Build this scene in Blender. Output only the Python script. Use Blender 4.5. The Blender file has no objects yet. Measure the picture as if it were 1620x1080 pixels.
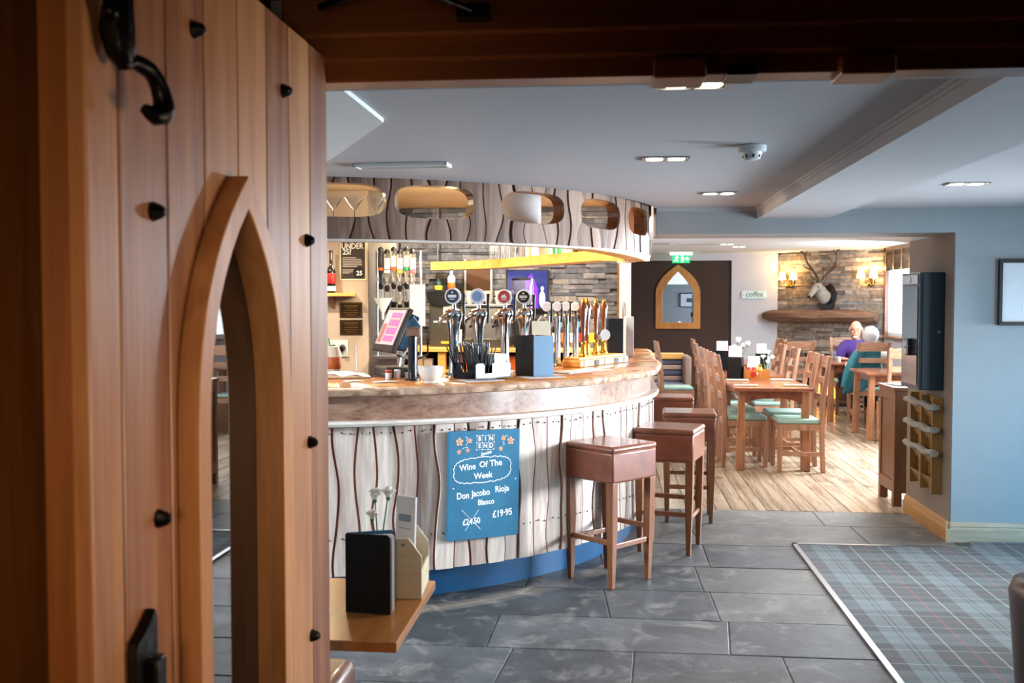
import bpy, bmesh, math, random
from math import sin, cos, pi, radians, hypot, atan2, sqrt
from mathutils import Vector, Matrix, noise as mnoise

random.seed(7)
sc = bpy.context.scene
col = sc.collection

# ------------------------------------------------------------------ camera
TILT = math.atan(61.5/1575.0)
YAW = math.atan(155.5/hypot(1575.0, 61.5))
cam_d = bpy.data.cameras.new('camera')
cam = bpy.data.objects.new('camera', cam_d)
col.objects.link(cam)
cam.location = (0, 0, 1.55)
cam.rotation_euler = (pi/2 - TILT, 0, YAW)
cam_d.sensor_width = 36.0
cam_d.lens = 1575.0/1620.0*36.0
cam_d.clip_start = 0.05
cam_d.dof.use_dof = True
cam_d.dof.focus_distance = 5.6
cam_d.dof.aperture_fstop = 7.0
sc.camera = cam

# ------------------------------------------------------------------ world, exposure
sc.view_settings.view_transform = 'Standard'
sc.view_settings.look = 'None'
sc.view_settings.gamma = 1.0
sc.view_settings.use_curve_mapping = False
sc.view_settings.exposure = 0.72
sc.cycles.use_denoising = True
sc.cycles.max_bounces = 8
sc.cycles.transparent_max_bounces = 12
sc.cycles.sample_clamp_indirect = 6.0
sc.cycles.blur_glossy = 0.6
sc.cycles.caustics_reflective = False
sc.cycles.caustics_refractive = False
w = bpy.data.worlds.new('sky'); sc.world = w
w.use_nodes = True
bg = w.node_tree.nodes['Background']
bg.inputs['Color'].default_value = (0.86, 0.93, 1.0, 1)
bg.inputs['Strength'].default_value = 5.0

# ------------------------------------------------------------------ lights
def area(name, loc, target, sx, sy, power, colr, spread=180):
    d = bpy.data.lights.new(name, 'AREA')
    d.shape = 'RECTANGLE'; d.size = sx; d.size_y = sy
    d.energy = power; d.color = colr; d.spread = radians(spread)
    o = bpy.data.objects.new(name, d); col.objects.link(o)
    o.location = loc
    v = Vector(target) - Vector(loc)
    o.rotation_euler = v.to_track_quat('-Z', 'Z').to_euler()
    return o
def spot(name, loc, power, colr, angle=110, blend=0.6, target=None, r=0.03):
    d = bpy.data.lights.new(name, 'SPOT')
    d.energy = power; d.color = colr; d.spot_size = radians(angle); d.spot_blend = blend
    d.shadow_soft_size = r
    o = bpy.data.objects.new(name, d); col.objects.link(o)
    o.location = loc
    t = target or (loc[0], loc[1], loc[2]-1)
    o.rotation_euler = (Vector(t)-Vector(loc)).to_track_quat('-Z', 'Y').to_euler()
    return o
def point(name, loc, power, colr, r=0.04):
    d = bpy.data.lights.new(name, 'POINT')
    d.energy = power; d.color = colr; d.shadow_soft_size = r
    o = bpy.data.objects.new(name, d); col.objects.link(o); o.location = loc
    return o
DAY = (0.80, 0.91, 1.0)
BLUE = (0.42, 0.72, 1.0)
WARM = (1.0, 0.72, 0.42)
# daylight through the dining-room windows (right-hand wall)
area('daylight_dining_window', (3.88, 13.2, 1.65), (2.2, 15.2, 0.9), 1.4, 0.9, 62, DAY)
area('daylight_dining_window_near', (3.88, 10.2, 1.6), (0.6, 7.6, 0.2), 2.8, 1.0, 620, (0.88, 0.94, 1.0))
# daylight through the lobby windows, right and left of the porch door
area('daylight_lobby_right', (4.6, 5.95, 1.30), (-0.6, 5.0, 0.85), 0.7, 1.0, 48, (0.84, 0.92, 1.0), spread=60)
area('added_ceiling_fill', (4.6, 3.3, 1.0), (-0.8, 4.3, 2.5), 1.4, 1.0, 56, (0.72, 0.88, 1.0), spread=130)  # added lamp aimed upward to brighten the lobby ceiling, no window here
area('daylight_lobby_left', (-3.3, 3.1, 2.08), (-1.1, 4.6, 0.25), 1.4, 0.8, 52, (0.74, 0.88, 1.0), spread=80)
# added low blue lamp tinting the pier wall and carpet, no window there
area('added_blue_lamp', (4.3, 5.4, 0.6), (2.4, 6.65, 0.3), 0.5, 1.0, 9, (0.04, 0.55, 1.0), spread=100)
# added warm fill lamps for the open door face and its near edge
area('added_door_fill', (1.15, 1.72, 1.1), (-0.577, 1.40, 1.25), 0.3, 0.7, 2.5, (1.0, 0.76, 0.54), spread=80)
area('added_door_edge_fill', (-0.1, -0.6, 1.5), (-0.62, 1.0, 1.35), 0.4, 0.4, 0.75, (1.0, 0.70, 0.42), spread=50)
# warm downlights over the bar
for bx, by in ((-1.6, 6.2), (-0.75, 6.7), (-1.3, 7.9), (-2.6, 6.9), (-0.35, 7.9)):
    spot('bar_downlight', (bx, by, 2.40), 85, (1.0, 0.84, 0.64), 150, 0.8)
for bx in (-1.6, -0.9, -0.2):
    spot('bar_wall_washer', (bx, 8.45, 2.40), 45, (1.0, 0.88, 0.74), 120, 0.8, target=(bx, 9.3, 1.4))
point('added_canopy_fill', (-1.05, 7.0, 2.02), 30, (1.0, 0.76, 0.46), 0.10)  # added warm fill points inside the canopy, not fittings, for ceiling and shelf
point('added_canopy_fill', (-1.9, 6.1, 2.05), 14, (1.0, 0.76, 0.46), 0.08)
# dining downlights
for bx, by in ((1.5, 9.6), (1.3, 12.6), (2.4, 12.2), (2.6, 14.2), (1.0, 14.6)):
    spot('dining_downlight', (bx, by, 2.28), 55, (1.0, 0.88, 0.74), 130, 0.8)

# ------------------------------------------------------------------ helpers
def S(h):
    h = h.lstrip('#')
    v = [int(h[i:i+2], 16)/255 for i in (0, 2, 4)]
    return tuple((c/12.92 if c <= 0.04045 else ((c+0.055)/1.055)**2.4) for c in v) + (1,)

MATS = {}
def newmat(name):
    m = bpy.data.materials.new(name); m.use_nodes = True
    nt = m.node_tree
    b = nt.nodes['Principled BSDF']
    MATS[name] = m
    return m, nt, b
def sock(b, n): return b.inputs[n]
def plain(name, c, rough=0.5, metal=0.0, spec=0.5, noise=0.06, nscale=30, bump=0.0, coat=0.0, emit=None, estr=0):
    m, nt, b = newmat(name)
    L = nt.links; N = nt.nodes
    tc = N.new('ShaderNodeTexCoord'); nz = N.new('ShaderNodeTexNoise')
    nz.inputs['Scale'].default_value = nscale; nz.inputs['Detail'].default_value = 4
    L.new(tc.outputs['Object'], nz.inputs['Vector'])
    mx = N.new('ShaderNodeMix'); mx.data_type = 'RGBA'
    cc = S(c) if isinstance(c, str) else c
    mx.inputs['A'].default_value = tuple(max(0, x*(1-noise*2)) for x in cc[:3])+(1,)
    mx.inputs['B'].default_value = tuple(min(1, x*(1+noise*2)) for x in cc[:3])+(1,)
    L.new(nz.outputs['Fac'], mx.inputs['Factor'])
    L.new(mx.outputs['Result'], b.inputs['Base Color'])
    b.inputs['Roughness'].default_value = rough
    b.inputs['Metallic'].default_value = metal
    b.inputs['Specular IOR Level'].default_value = spec
    b.inputs['Coat Weight'].default_value = coat
    if bump:
        bp = N.new('ShaderNodeBump'); bp.inputs['Strength'].default_value = bump; bp.inputs['Distance'].default_value = 0.01
        L.new(nz.outputs['Fac'], bp.inputs['Height']); L.new(bp.outputs['Normal'], b.inputs['Normal'])
    if emit:
        b.inputs['Emission Color'].default_value = S(emit); b.inputs['Emission Strength'].default_value = estr
    return m
def wood(name, dark, light, axis='Z', across=14.0, along=1.3, rough=0.42, island=0.35, bump=0.12, coat=0.0, knots=0.0, dist=1.1):
    m, nt, b = newmat(name)
    L = nt.links; N = nt.nodes
    tc = N.new('ShaderNodeTexCoord'); geo = N.new('ShaderNodeNewGeometry')
    off = N.new('ShaderNodeVectorMath'); off.operation = 'SCALE'
    off.inputs[0].default_value = (13.7, 7.3, 5.1)
    L.new(geo.outputs['Random Per Island'], off.inputs['Scale'])
    add = N.new('ShaderNodeVectorMath'); add.operation = 'ADD'
    L.new(tc.outputs['Object'], add.inputs[0]); L.new(off.outputs[0], add.inputs[1])
    mp = N.new('ShaderNodeMapping')
    s = [across]*3; s['XYZ'.index(axis)] = along
    mp.inputs['Scale'].default_value = s
    L.new(add.outputs[0], mp.inputs['Vector'])
    n1 = N.new('ShaderNodeTexNoise'); n1.inputs['Scale'].default_value = 1.0; n1.inputs['Detail'].default_value = 7
    n1.inputs['Roughness'].default_value = 0.62; n1.inputs['Distortion'].default_value = dist
    L.new(mp.outputs[0], n1.inputs['Vector'])
    n2 = N.new('ShaderNodeTexNoise'); n2.inputs['Scale'].default_value = 7.0; n2.inputs['Detail'].default_value = 3
    L.new(mp.outputs[0], n2.inputs['Vector'])
    ad = N.new('ShaderNodeMath'); ad.operation = 'MULTIPLY_ADD'; ad.inputs[1].default_value = 0.35
    L.new(n2.outputs['Fac'], ad.inputs[0]); L.new(n1.outputs['Fac'], ad.inputs[2])
    ri = N.new('ShaderNodeMath'); ri.operation = 'MULTIPLY_ADD'; ri.inputs[1].default_value = island
    ri.inputs[2].default_value = -island/2
    L.new(geo.outputs['Random Per Island'], ri.inputs[0])
    su = N.new('ShaderNodeMath'); su.operation = 'ADD'
    L.new(ad.outputs[0], su.inputs[0]); L.new(ri.outputs[0], su.inputs[1])
    cr = N.new('ShaderNodeValToRGB')
    cr.color_ramp.elements[0].position = 0.38; cr.color_ramp.elements[0].color = S(dark)
    cr.color_ramp.elements[1].position = 0.92; cr.color_ramp.elements[1].color = S(light)
    L.new(su.outputs[0], cr.inputs['Fac'])
    outc = cr.outputs['Color']
    if knots:
        vo = N.new('ShaderNodeTexVoronoi'); vo.inputs['Scale'].default_value = knots
        kp = N.new('ShaderNodeMapping'); ks = [1.0]*3; ks['XYZ'.index(axis)] = 0.6; kp.inputs['Scale'].default_value = ks
        L.new(add.outputs[0], kp.inputs['Vector']); L.new(kp.outputs[0], vo.inputs['Vector'])
        k2 = N.new('ShaderNodeValToRGB'); k2.color_ramp.elements[0].position = 0.02; k2.color_ramp.elements[0].color = (0.25, 0.16, 0.13, 1)
        k2.color_ramp.elements[1].position = 0.16; k2.color_ramp.elements[1].color = (1, 1, 1, 1)
        L.new(vo.outputs['Distance'], k2.inputs['Fac'])
        mu = N.new('ShaderNodeMix'); mu.data_type = 'RGBA'; mu.blend_type = 'MULTIPLY'; mu.inputs['Factor'].default_value = 0.8
        L.new(outc, mu.inputs['A']); L.new(k2.outputs['Color'], mu.inputs['B']); outc = mu.outputs['Result']
    L.new(outc, b.inputs['Base Color'])
    b.inputs['Roughness'].default_value = rough
    b.inputs['Coat Weight'].default_value = coat
    b.inputs['Coat Roughness'].default_value = 0.15
    bp = N.new('ShaderNodeBump'); bp.inputs['Strength'].default_value = bump; bp.inputs['Distance'].default_value = 0.004
    L.new(su.outputs[0], bp.inputs['Height']); L.new(bp.outputs['Normal'], b.inputs['Normal'])
    return m
def stone(name, cols, rough=0.85, scale=9.0, bump=0.8, wear=0.0):
    m, nt, b = newmat(name)
    L = nt.links; N = nt.nodes
    geo = N.new('ShaderNodeNewGeometry'); tc = N.new('ShaderNodeTexCoord')
    cr = N.new('ShaderNodeValToRGB'); cr.color_ramp.interpolation = 'CONSTANT'
    els = cr.color_ramp.elements
    for i, c in enumerate(cols):
        e = els[i] if i < 2 else els.new(i/len(cols))
        e.position = i/len(cols); e.color = S(c)
    L.new(geo.outputs['Random Per Island'], cr.inputs['Fac'])
    nz = N.new('ShaderNodeTexNoise'); nz.inputs['Scale'].default_value = scale; nz.inputs['Detail'].default_value = 8; nz.inputs['Roughness'].default_value = 0.65
    L.new(tc.outputs['Object'], nz.inputs['Vector'])
    r2 = N.new('ShaderNodeValToRGB'); r2.color_ramp.elements[0].position = 0.32; r2.color_ramp.elements[0].color = (0.42, 0.42, 0.42, 1)
    r2.color_ramp.elements[1].position = 0.75; r2.color_ramp.elements[1].color = (1.25, 1.25, 1.25, 1)
    L.new(nz.outputs['Fac'], r2.inputs['Fac'])
    mu = N.new('ShaderNodeMix'); mu.data_type = 'RGBA'; mu.blend_type = 'MULTIPLY'; mu.inputs['Factor'].default_value = 1
    L.new(cr.outputs['Color'], mu.inputs['A']); L.new(r2.outputs['Color'], mu.inputs['B'])
    res = mu.outputs['Result']
    if wear:
        nw = N.new('ShaderNodeTexNoise'); nw.inputs['Scale'].default_value = 5.5; nw.inputs['Detail'].default_value = 10; nw.inputs['Roughness'].default_value = 0.7; nw.inputs['Distortion'].default_value = 0.6
        L.new(tc.outputs['Object'], nw.inputs['Vector'])
        rw = N.new('ShaderNodeValToRGB'); rw.color_ramp.elements[0].position = 0.52; rw.color_ramp.elements[0].color = (0, 0, 0, 1)
        rw.color_ramp.elements[1].position = 0.72; rw.color_ramp.elements[1].color = (wear, wear, wear, 1)
        L.new(nw.outputs['Fac'], rw.inputs['Fac'])
        m2 = N.new('ShaderNodeMix'); m2.data_type = 'RGBA'; m2.inputs['B'].default_value = S('#a3a09b')
        L.new(rw.outputs['Color'], m2.inputs['Factor']); L.new(res, m2.inputs['A']); res = m2.outputs['Result']
        rr = N.new('ShaderNodeMapRange'); rr.inputs['To Min'].default_value = rough-0.1; rr.inputs['To Max'].default_value = rough+0.25
        L.new(nw.outputs['Fac'], rr.inputs['Value']); L.new(rr.outputs[0], b.inputs['Roughness'])
    L.new(res, b.inputs['Base Color'])
    if not wear: b.inputs['Roughness'].default_value = rough
    bp = N.new('ShaderNodeBump'); bp.inputs['Strength'].default_value = bump; bp.inputs['Distance'].default_value = 0.012
    L.new(nz.outputs['Fac'], bp.inputs['Height']); L.new(bp.outputs['Normal'], b.inputs['Normal'])
    return m
def glass(name, tint=(0.95, 0.98, 1, 1), rough=0.02):
    m, nt, b = newmat(name)
    b.inputs['Base Color'].default_value = tint
    b.inputs['Roughness'].default_value = rough
    b.inputs['Transmission Weight'].default_value = 0.9
    b.inputs['IOR'].default_value = 1.25
    b.inputs['Specular IOR Level'].default_value = 0.8
    return m

OAK = wood('oak_door_boards', '#7c4a30', '#c08a5c', 'Z', 13, 0.8, 0.42, 0.6, 0.14)
OAKD = wood('oak_frame', '#5f3214', '#8f5526', 'X', 14, 0.8, 0.4, 0.2, 0.1, coat=0.2)
OAKV = wood('oak_upright', '#6b3d1a', '#9a602f', 'Z', 14, 0.8, 0.4, 0.2, 0.1)
OAKARCH = wood('oak_arch', '#a06a3e', '#cf9a6c', 'Z', 12, 0.9, 0.42, 0.2, 0.1)
BARP = wood('pale_bar_boards', '#8d7266', '#dfd0c4', 'Z', 9, 0.8, 0.5, 0.34, 0.14, knots=2.6)
FASC = wood('weathered_canopy_boards', '#583d31', '#9c7f6d', 'Z', 16, 0.9, 0.6, 0.4, 0.3, knots=2.2)
BAND = wood('bar_band_wood', '#5a3626', '#b58f79', 'X', 15, 0.9, 0.4, 0.1, 0.08, coat=0.25)
TOPW = wood('bar_top_elm', '#8a4a1e', '#d08e4c', 'X', 7, 1.6, 0.22, 0.1, 0.05, coat=0.6)
EDGEW = wood('live_edge', '#744a32', '#cfae92', 'X', 12, 3.0, 0.45, 0.1, 0.5)
LEDGE = wood('pale_ledge', '#b9a89c', '#e6dcd2', 'X', 10, 1.2, 0.45, 0.1, 0.1)
SEAM = plain('reddish_seam_batten', '#8a4a34', 0.8)
CHAIR = wood('chair_oak', '#70452f', '#b98d70', 'Z', 20, 1.6, 0.4, 0.25, 0.08)
CHAIRX = wood('chair_rail_oak', '#70452f', '#b98d70', 'Y', 20, 1.6, 0.4, 0.25, 0.08)
TABLE = wood('table_oak', '#66331f', '#a05f40', 'Y', 12, 1.2, 0.25, 0.2, 0.05, coat=0.4)
TLEG = wood('table_leg_oak', '#6f4026', '#b3805a', 'Z', 14, 1.3, 0.4, 0.25, 0.08)
STOOLW = wood('stool_leg_wood', '#5a301a', '#8a5532', 'Z', 18, 1.4, 0.35, 0.2, 0.06, coat=0.2)
SHELFW = wood('golden_shelf', '#c8862f', '#edc274', 'X', 9, 1.0, 0.4, 0.1, 0.05)
CABW = wood('cabinet_oak', '#57341c', '#7f5431', 'Z', 14, 1.2, 0.42, 0.1, 0.08)
RACKW = wood('rack_pine', '#6e4a1e', '#94703a', 'Z', 10, 1.0, 0.5, 0.1, 0.05)
PINE = wood('mirror_pine', '#96551f', '#c98f48', 'Z', 9, 1.0, 0.4, 0.3, 0.06, knots=3.0)
LOGW = wood('mantel_log', '#3a2418', '#8c6650', 'X', 16, 1.4, 0.7, 0.2, 0.7)
FLOORW = wood('worn_floor_boards', '#5a4430', '#cbb9a2', 'Y', 15, 0.8, 0.27, 0.22, 0.4, coat=0.4, knots=2.4, dist=0.3)
PALEW = wood('pale_plywood', '#d9c9a2', '#efe3c2', 'X', 14, 1.0, 0.5, 0.1, 0.03)
MENUT = wood('small_table_oak', '#925628', '#c07f44', 'Y', 11, 1.0, 0.3, 0.1, 0.05, coat=0.3)
SKIRT = wood('skirting_oak', '#7d5524', '#a87c3e', 'Y', 12, 1.0, 0.45, 0.1, 0.05)
LEATH = plain('brown_leather', '#75402c', 0.34, noise=0.3, nscale=9, bump=0.15, coat=0.3)
IRON = plain('black_iron', '#0c0d10', 0.35, 0.6, noise=0.2, nscale=40, bump=0.3)
CHROME = plain('chrome', '#d8dade', 0.08, 1.0, noise=0.0)
STEEL = plain('brushed_steel', '#b0b3b6', 0.3, 1.0, noise=0.08, nscale=60)
BRASS = plain('brass', '#c9963c', 0.25, 1.0, noise=0.05)
BLACK = plain('black_plastic', '#0d0e10', 0.35, noise=0.1)
BLACKM = plain('black_leatherette', '#101114', 0.55, noise=0.15, nscale=60, bump=0.1)
NAVY = plain('navy_leatherette', '#0a0d14', 0.6, spec=0.25, noise=0.15, nscale=80, bump=0.12)
BLUEC = plain('blue_leatherette', '#155478', 0.55, noise=0.08, nscale=50)
TEAL = plain('teal_box', '#0a2632', 0.4, noise=0.08)
WHITE = plain('white_card', '#e9eaee', 0.6, noise=0.03)
CERAM = plain('white_ceramic', '#d9d4cc', 0.25, noise=0.03)
PLAS = plain('white_plastic', '#cfd6da', 0.4, noise=0.02)
CREAM = plain('cream_card', '#e8dcc0', 0.6, noise=0.04)
PAINT = plain('grey_blue_wall_paint', '#a3a8ab', 0.75, noise=0.02, nscale=8)
PAINTW = plain('warm_plaster_paint', '#b3a496', 0.75, noise=0.03, nscale=8)
PAINTL = plain('pale_dining_paint', '#c3c3cb', 0.75, noise=0.02, nscale=8)
TAUPE = plain('taupe_reveal', '#75685c', 0.75, noise=0.03, nscale=8)  # browner tone for the inner face of the pier
CEIL = plain('ceiling_paint', '#b9bcc2', 0.85, noise=0.015, nscale=5)
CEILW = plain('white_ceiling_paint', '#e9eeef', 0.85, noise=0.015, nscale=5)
CEILB = plain('bar_ceiling_paint', '#cdb48c', 0.85, noise=0.02, nscale=5)
TRIMW = plain('white_trim_paint', '#d9dde0', 0.5, noise=0.01)
DARK = plain('dark_porch', '#15110e', 0.8, noise=0.1)
KICK = plain('blue_kickboard', '#0a4c78', 0.38, noise=0.12, nscale=5)
CHALK = plain('blue_chalkboard', '#0f6486', 0.7, noise=0.14, nscale=9)
CHALKW = plain('chalk_white', '#f2f6f8', 0.9, noise=0.05)
CHALKO = plain('chalk_orange', '#e8a883', 0.9, noise=0.05)
BROWNF = plain('brown_woven_screen', '#3d2b24', 0.85, noise=0.3, nscale=140, bump=0.3)
GREENP = plain('sage_seat_pad', '#8fb0a6', 0.6, noise=0.08, nscale=30, bump=0.06)
BENCHF = plain('striped_bench_blue', '#5b6079', 0.8, noise=0.12, nscale=60)
BENCHL = plain('striped_bench_beige', '#b9a191', 0.8, noise=0.12, nscale=60)
GLASS = glass('clear_glass')
DGLASS, _n, _b = newmat('dark_door_glass')
_b.inputs['Base Color'].default_value = (0.004, 0.004, 0.005, 1); _b.inputs['Roughness'].default_value = 0.015
_b.inputs['IOR'].default_value = 2.0
MIRROR, _n, _b = newmat('mirror_glass')
_b.inputs['Base Color'].default_value = (0.9, 0.92, 0.94, 1); _b.inputs['Metallic'].default_value = 1; _b.inputs['Roughness'].default_value = 0.01
LAMP = plain('lamp_lit', '#fff3df', 0.5, emit='#ffe9c8', estr=14)
SHADE = plain('lamp_shade_lit', '#fff0c8', 0.7, emit='#ffcb70', estr=1.7)
RED = plain('red_label', '#b5261f', 0.4, noise=0.1)
GREEN = plain('green_plastic', '#1f9a62', 0.4, noise=0.06)
AMBER = plain('amber_bottle', '#4a1d08', 0.12, noise=0.1, coat=0.5)
DKBOT = plain('dark_bottle', '#120c0a', 0.1, noise=0.1, coat=0.5)
YEL = plain('yellow_label', '#e3bb2c', 0.5, noise=0.1)
ORG = plain('orange_label', '#c9601e', 0.5, noise=0.1)
PINK = plain('pink_label', '#d06a84', 0.5, noise=0.1)
PURPLE = plain('purple_knit', '#3a1f66', 0.85, noise=0.15, nscale=60)
SKIN = plain('skin', '#c08468', 0.55, noise=0.06, nscale=18)
HAIRW = plain('white_hair', '#c4c0c2', 0.8, noise=0.06, nscale=40)
CREAMT = plain('cream_top', '#cfcac0', 0.85, noise=0.04, nscale=40)
TEALC = plain('teal_jacket', '#1d6470', 0.7, noise=0.15, nscale=20, bump=0.15)
DARKTR = plain('dark_trousers', '#1c1d26', 0.85, noise=0.1)
FUR = plain('pale_stag_fur', '#948e88', 0.9, noise=0.2, nscale=25, bump=0.3)
FURD = plain('brown_stag_fur', '#6a4a36', 0.9, noise=0.2, nscale=25, bump=0.3)
ANTLER = wood('antler_horn', '#2c1c12', '#644731', 'Z', 20, 4, 0.5, 0.1, 0.3)
PETAL = plain('white_petal', '#f6f6f4', 0.7, noise=0.02)
STEMG = plain('green_stem', '#3f7a4a', 0.6, noise=0.1)
NEWSP = plain('newsprint', '#8f8a82', 0.9, noise=0.3, nscale=70, bump=0.4)
SLATE = stone('slate_slabs', ['#44474b', '#55575a', '#3d4246', '#5e5d5b', '#4a4d52', '#646362'], 0.42, 2.6, 0.5, wear=0.5)
STONEG = stone('grey_stacked_stone', ['#6a6b70', '#7d7c7d', '#5a5c62', '#8b8680', '#74757a', '#4f5157'], 0.85, 14)
STONEW = stone('tan_stacked_stone', ['#96857a', '#b3a294', '#7c7068', '#c3b6a8', '#a09184', '#97938f', '#a8937c', '#8a786a'], 0.88, 14)

class MB:
    """collects shapes into one mesh"""
    def __init__(s): s.bm = bmesh.new()
    def hexa(s, pts):
        vs = [s.bm.verts.new(p) for p in pts]
        for f in ((0, 3, 2, 1), (4, 5, 6, 7), (0, 1, 5, 4), (1, 2, 6, 5), (2, 3, 7, 6), (3, 0, 4, 7)):
            s.bm.faces.new([vs[i] for i in f])
        return s
    def box(s, x0, x1, y0, y1, z0, z1, M=None):
        p = [(x0, y0, z0), (x1, y0, z0), (x1, y1, z0), (x0, y1, z0), (x0, y0, z1), (x1, y0, z1), (x1, y1, z1), (x0, y1, z1)]
        if M: p = [M @ Vector(q) for q in p]
        return s.hexa(p)
    def taper(s, b, t, z0, z1):
        """b, t = (cx, cy, hx, hy) at the bottom and the top"""
        p = []
        for (cx, cy, hx, hy), z in ((b, z0), (t, z1)):
            p += [(cx-hx, cy-hy, z), (cx+hx, cy-hy, z), (cx+hx, cy+hy, z), (cx-hx, cy+hy, z)]
        return s.hexa(p)
    def ring(s, c, ax, r, n, rot=0):
        ax = Vector(ax).normalized()
        u = ax.orthogonal().normalized() if abs(ax.z) < 0.99 else Vector((1, 0, 0))
        v = ax.cross(u)
        return [s.bm.verts.new(Vector(c)+r*(cos(2*pi*i/n+rot)*u+sin(2*pi*i/n+rot)*v)) for i in range(n)]
    def cyl(s, p0, p1, r0, r1=None, n=16, caps=True):
        r1 = r0 if r1 is None else r1
        ax = Vector(p1)-Vector(p0)
        a = s.ring(p0, ax, r0, n); b = s.ring(p1, ax, r1, n)
        for i in range(n): s.bm.faces.new((a[i], a[(i+1) % n], b[(i+1) % n], b[i]))
        if caps:
            s.bm.faces.new(a[::-1]); s.bm.faces.new(b)
        return s
    def lathe(s, prof, c=(0, 0, 0), n=24, ax=(0, 0, 1)):
        """prof = [(r, h)...]"""
        ax = Vector(ax).normalized(); c = Vector(c); prev = None
        for r, h in prof:
            cur = s.ring(c+ax*h, ax, max(r, 1e-4), n)
            if prev:
                for i in range(n): s.bm.faces.new((prev[i], prev[(i+1) % n], cur[(i+1) % n], cur[i]))
            else: s.bm.faces.new(cur[::-1])
            prev = cur
        s.bm.faces.new(prev)
        return s
    def tube(s, pts, rad, n=10, caps=True):
        pts = [Vector(p) for p in pts]; prev = None; m = len(pts)
        u = None
        for i, p in enumerate(pts):
            t = (pts[min(i+1, m-1)]-pts[max(i-1, 0)]).normalized()
            if u is None: u = t.orthogonal().normalized()
            u = (u-t*u.dot(t)).normalized(); v = t.cross(u)
            r = rad[i] if isinstance(rad, (list, tuple)) else rad
            cur = [s.bm.verts.new(p+r*(cos(2*pi*k/n)*u+sin(2*pi*k/n)*v)) for k in range(n)]
            if prev:
                for k in range(n): s.bm.faces.new((prev[k], prev[(k+1) % n], cur[(k+1) % n], cur[k]))
            elif caps: s.bm.faces.new(cur[::-1])
            prev = cur
        if caps: s.bm.faces.new(prev)
        return s
    def prism(s, poly, f0, f1):
        """poly = 2-D points; f0, f1 map a point to 3-D (two faces)"""
        a = [s.bm.verts.new(f0(*p)) for p in poly]; b = [s.bm.verts.new(f1(*p)) for p in poly]
        n = len(poly)
        s.bm.faces.new(a[::-1]); s.bm.faces.new(b)
        for i in range(n): s.bm.faces.new((a[i], a[(i+1) % n], b[(i+1) % n], b[i]))
        return s
    def extr_z(s, poly, z0, z1): return s.prism(poly, lambda x, y: (x, y, z0), lambda x, y: (x, y, z1))
    def extr_y(s, poly, y0, y1): return s.prism(poly, lambda x, z: (x, y0, z), lambda x, z: (x, y1, z))
    def extr_x(s, poly, x0, x1): return s.prism(poly, lambda y, z: (x0, y, z), lambda y, z: (x1, y, z))
    def sphere(s, c, r, sc_=(1, 1, 1), n=14, M=None):
        T = Matrix.Translation(c) @ (M or Matrix.Identity(4)) @ Matrix.Diagonal((r*sc_[0], r*sc_[1], r*sc_[2], 1))
        bmesh.ops.create_uvsphere(s.bm, u_segments=n, v_segments=max(6, n*2//3), radius=1, matrix=T)
        return s
    def sweep(s, rows, close=False, caps=True):
        """rows = list of lists of points (closed profile each)"""
        prev = None; first = None
        for row in rows:
            cur = [s.bm.verts.new(p) for p in row]; n = len(cur)
            if prev:
                for k in range(n): s.bm.faces.new((prev[k], prev[(k+1) % n], cur[(k+1) % n], cur[k]))
            else: first = cur
            prev = cur
        if caps and not close:
            s.bm.faces.new(first[::-1]); s.bm.faces.new(prev)
        return s
    def build(s, name, mat, parent=None, bevel=0.0, smooth=True, loc=None, seg=2, ang=35, rot=None):
        bmesh.ops.recalc_face_normals(s.bm, faces=s.bm.faces[:])
        me = bpy.data.meshes.new(name); s.bm.to_mesh(me); s.bm.free()
        me.materials.append(mat)
        if smooth:
            me.polygons.foreach_set('use_smooth', [True]*len(me.polygons))
            me.set_sharp_from_angle(angle=radians(ang))
        o = bpy.data.objects.new(name, me); col.objects.link(o)
        if parent: o.parent = parent
        if loc: o.location = loc
        if rot: o.rotation_euler = rot
        if bevel:
            m = o.modifiers.new('bevel', 'BEVEL'); m.width = bevel; m.segments = seg
            m.limit_method = 'ANGLE'; m.angle_limit = radians(40); m.harden_normals = False
        return o
def kids(o): return [c for c in col.objects if c.parent == o]
def tag(o, label, cat, group=None):
    o['label'] = label; o['category'] = cat
    if group: o['group'] = group
    return o
def thing(name, label, cat, loc=(0, 0, 0), rz=0.0, group=None):
    o = bpy.data.objects.new(name, None); col.objects.link(o)
    o.empty_display_size = 0.1
    o.location = loc; o.rotation_euler = (0, 0, rz)
    return tag(o, label, cat, group)
def struct(o): o['kind'] = 'structure'; return o
CHILD = {}
def dup(root, loc, rz=None, label=None, group=None, scale=None):
    def rec(o, parent):
        c = o.copy(); col.objects.link(c)
        if parent: c.parent = parent
        for ch in [k for k in o.children]: rec(ch, c)
        return c
    r = rec(root, None); r.location = loc
    if rz is not None: r.rotation_euler = (0, 0, rz)
    if label: r['label'] = label
    if group: r['group'] = group
    if scale: r.scale = (scale,)*3
    return r
def text(body, size, mat, parent, loc, rot, name='lettering', ext=0.0006, align='CENTER', sx=1.0, shear=0.0, bold=0.0004):
    cu = bpy.data.curves.new('txt', 'FONT'); cu.body = body; cu.size = size; cu.extrude = ext
    cu.align_x = align; cu.align_y = 'CENTER'; cu.shear = shear; cu.offset = bold; cu.resolution_u = 3
    t = bpy.data.objects.new('txt', cu); col.objects.link(t)
    dg = bpy.context.evaluated_depsgraph_get()
    me = bpy.data.meshes.new_from_object(t.evaluated_get(dg))
    bpy.data.objects.remove(t); bpy.data.curves.remove(cu)
    me.materials.clear(); me.materials.append(mat); me.name = name
    o = bpy.data.objects.new(name, me); col.objects.link(o)
    if parent: o.parent = parent
    o.location = loc; o.rotation_euler = rot; o.scale = (sx, 1, 1)
    return o
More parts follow.
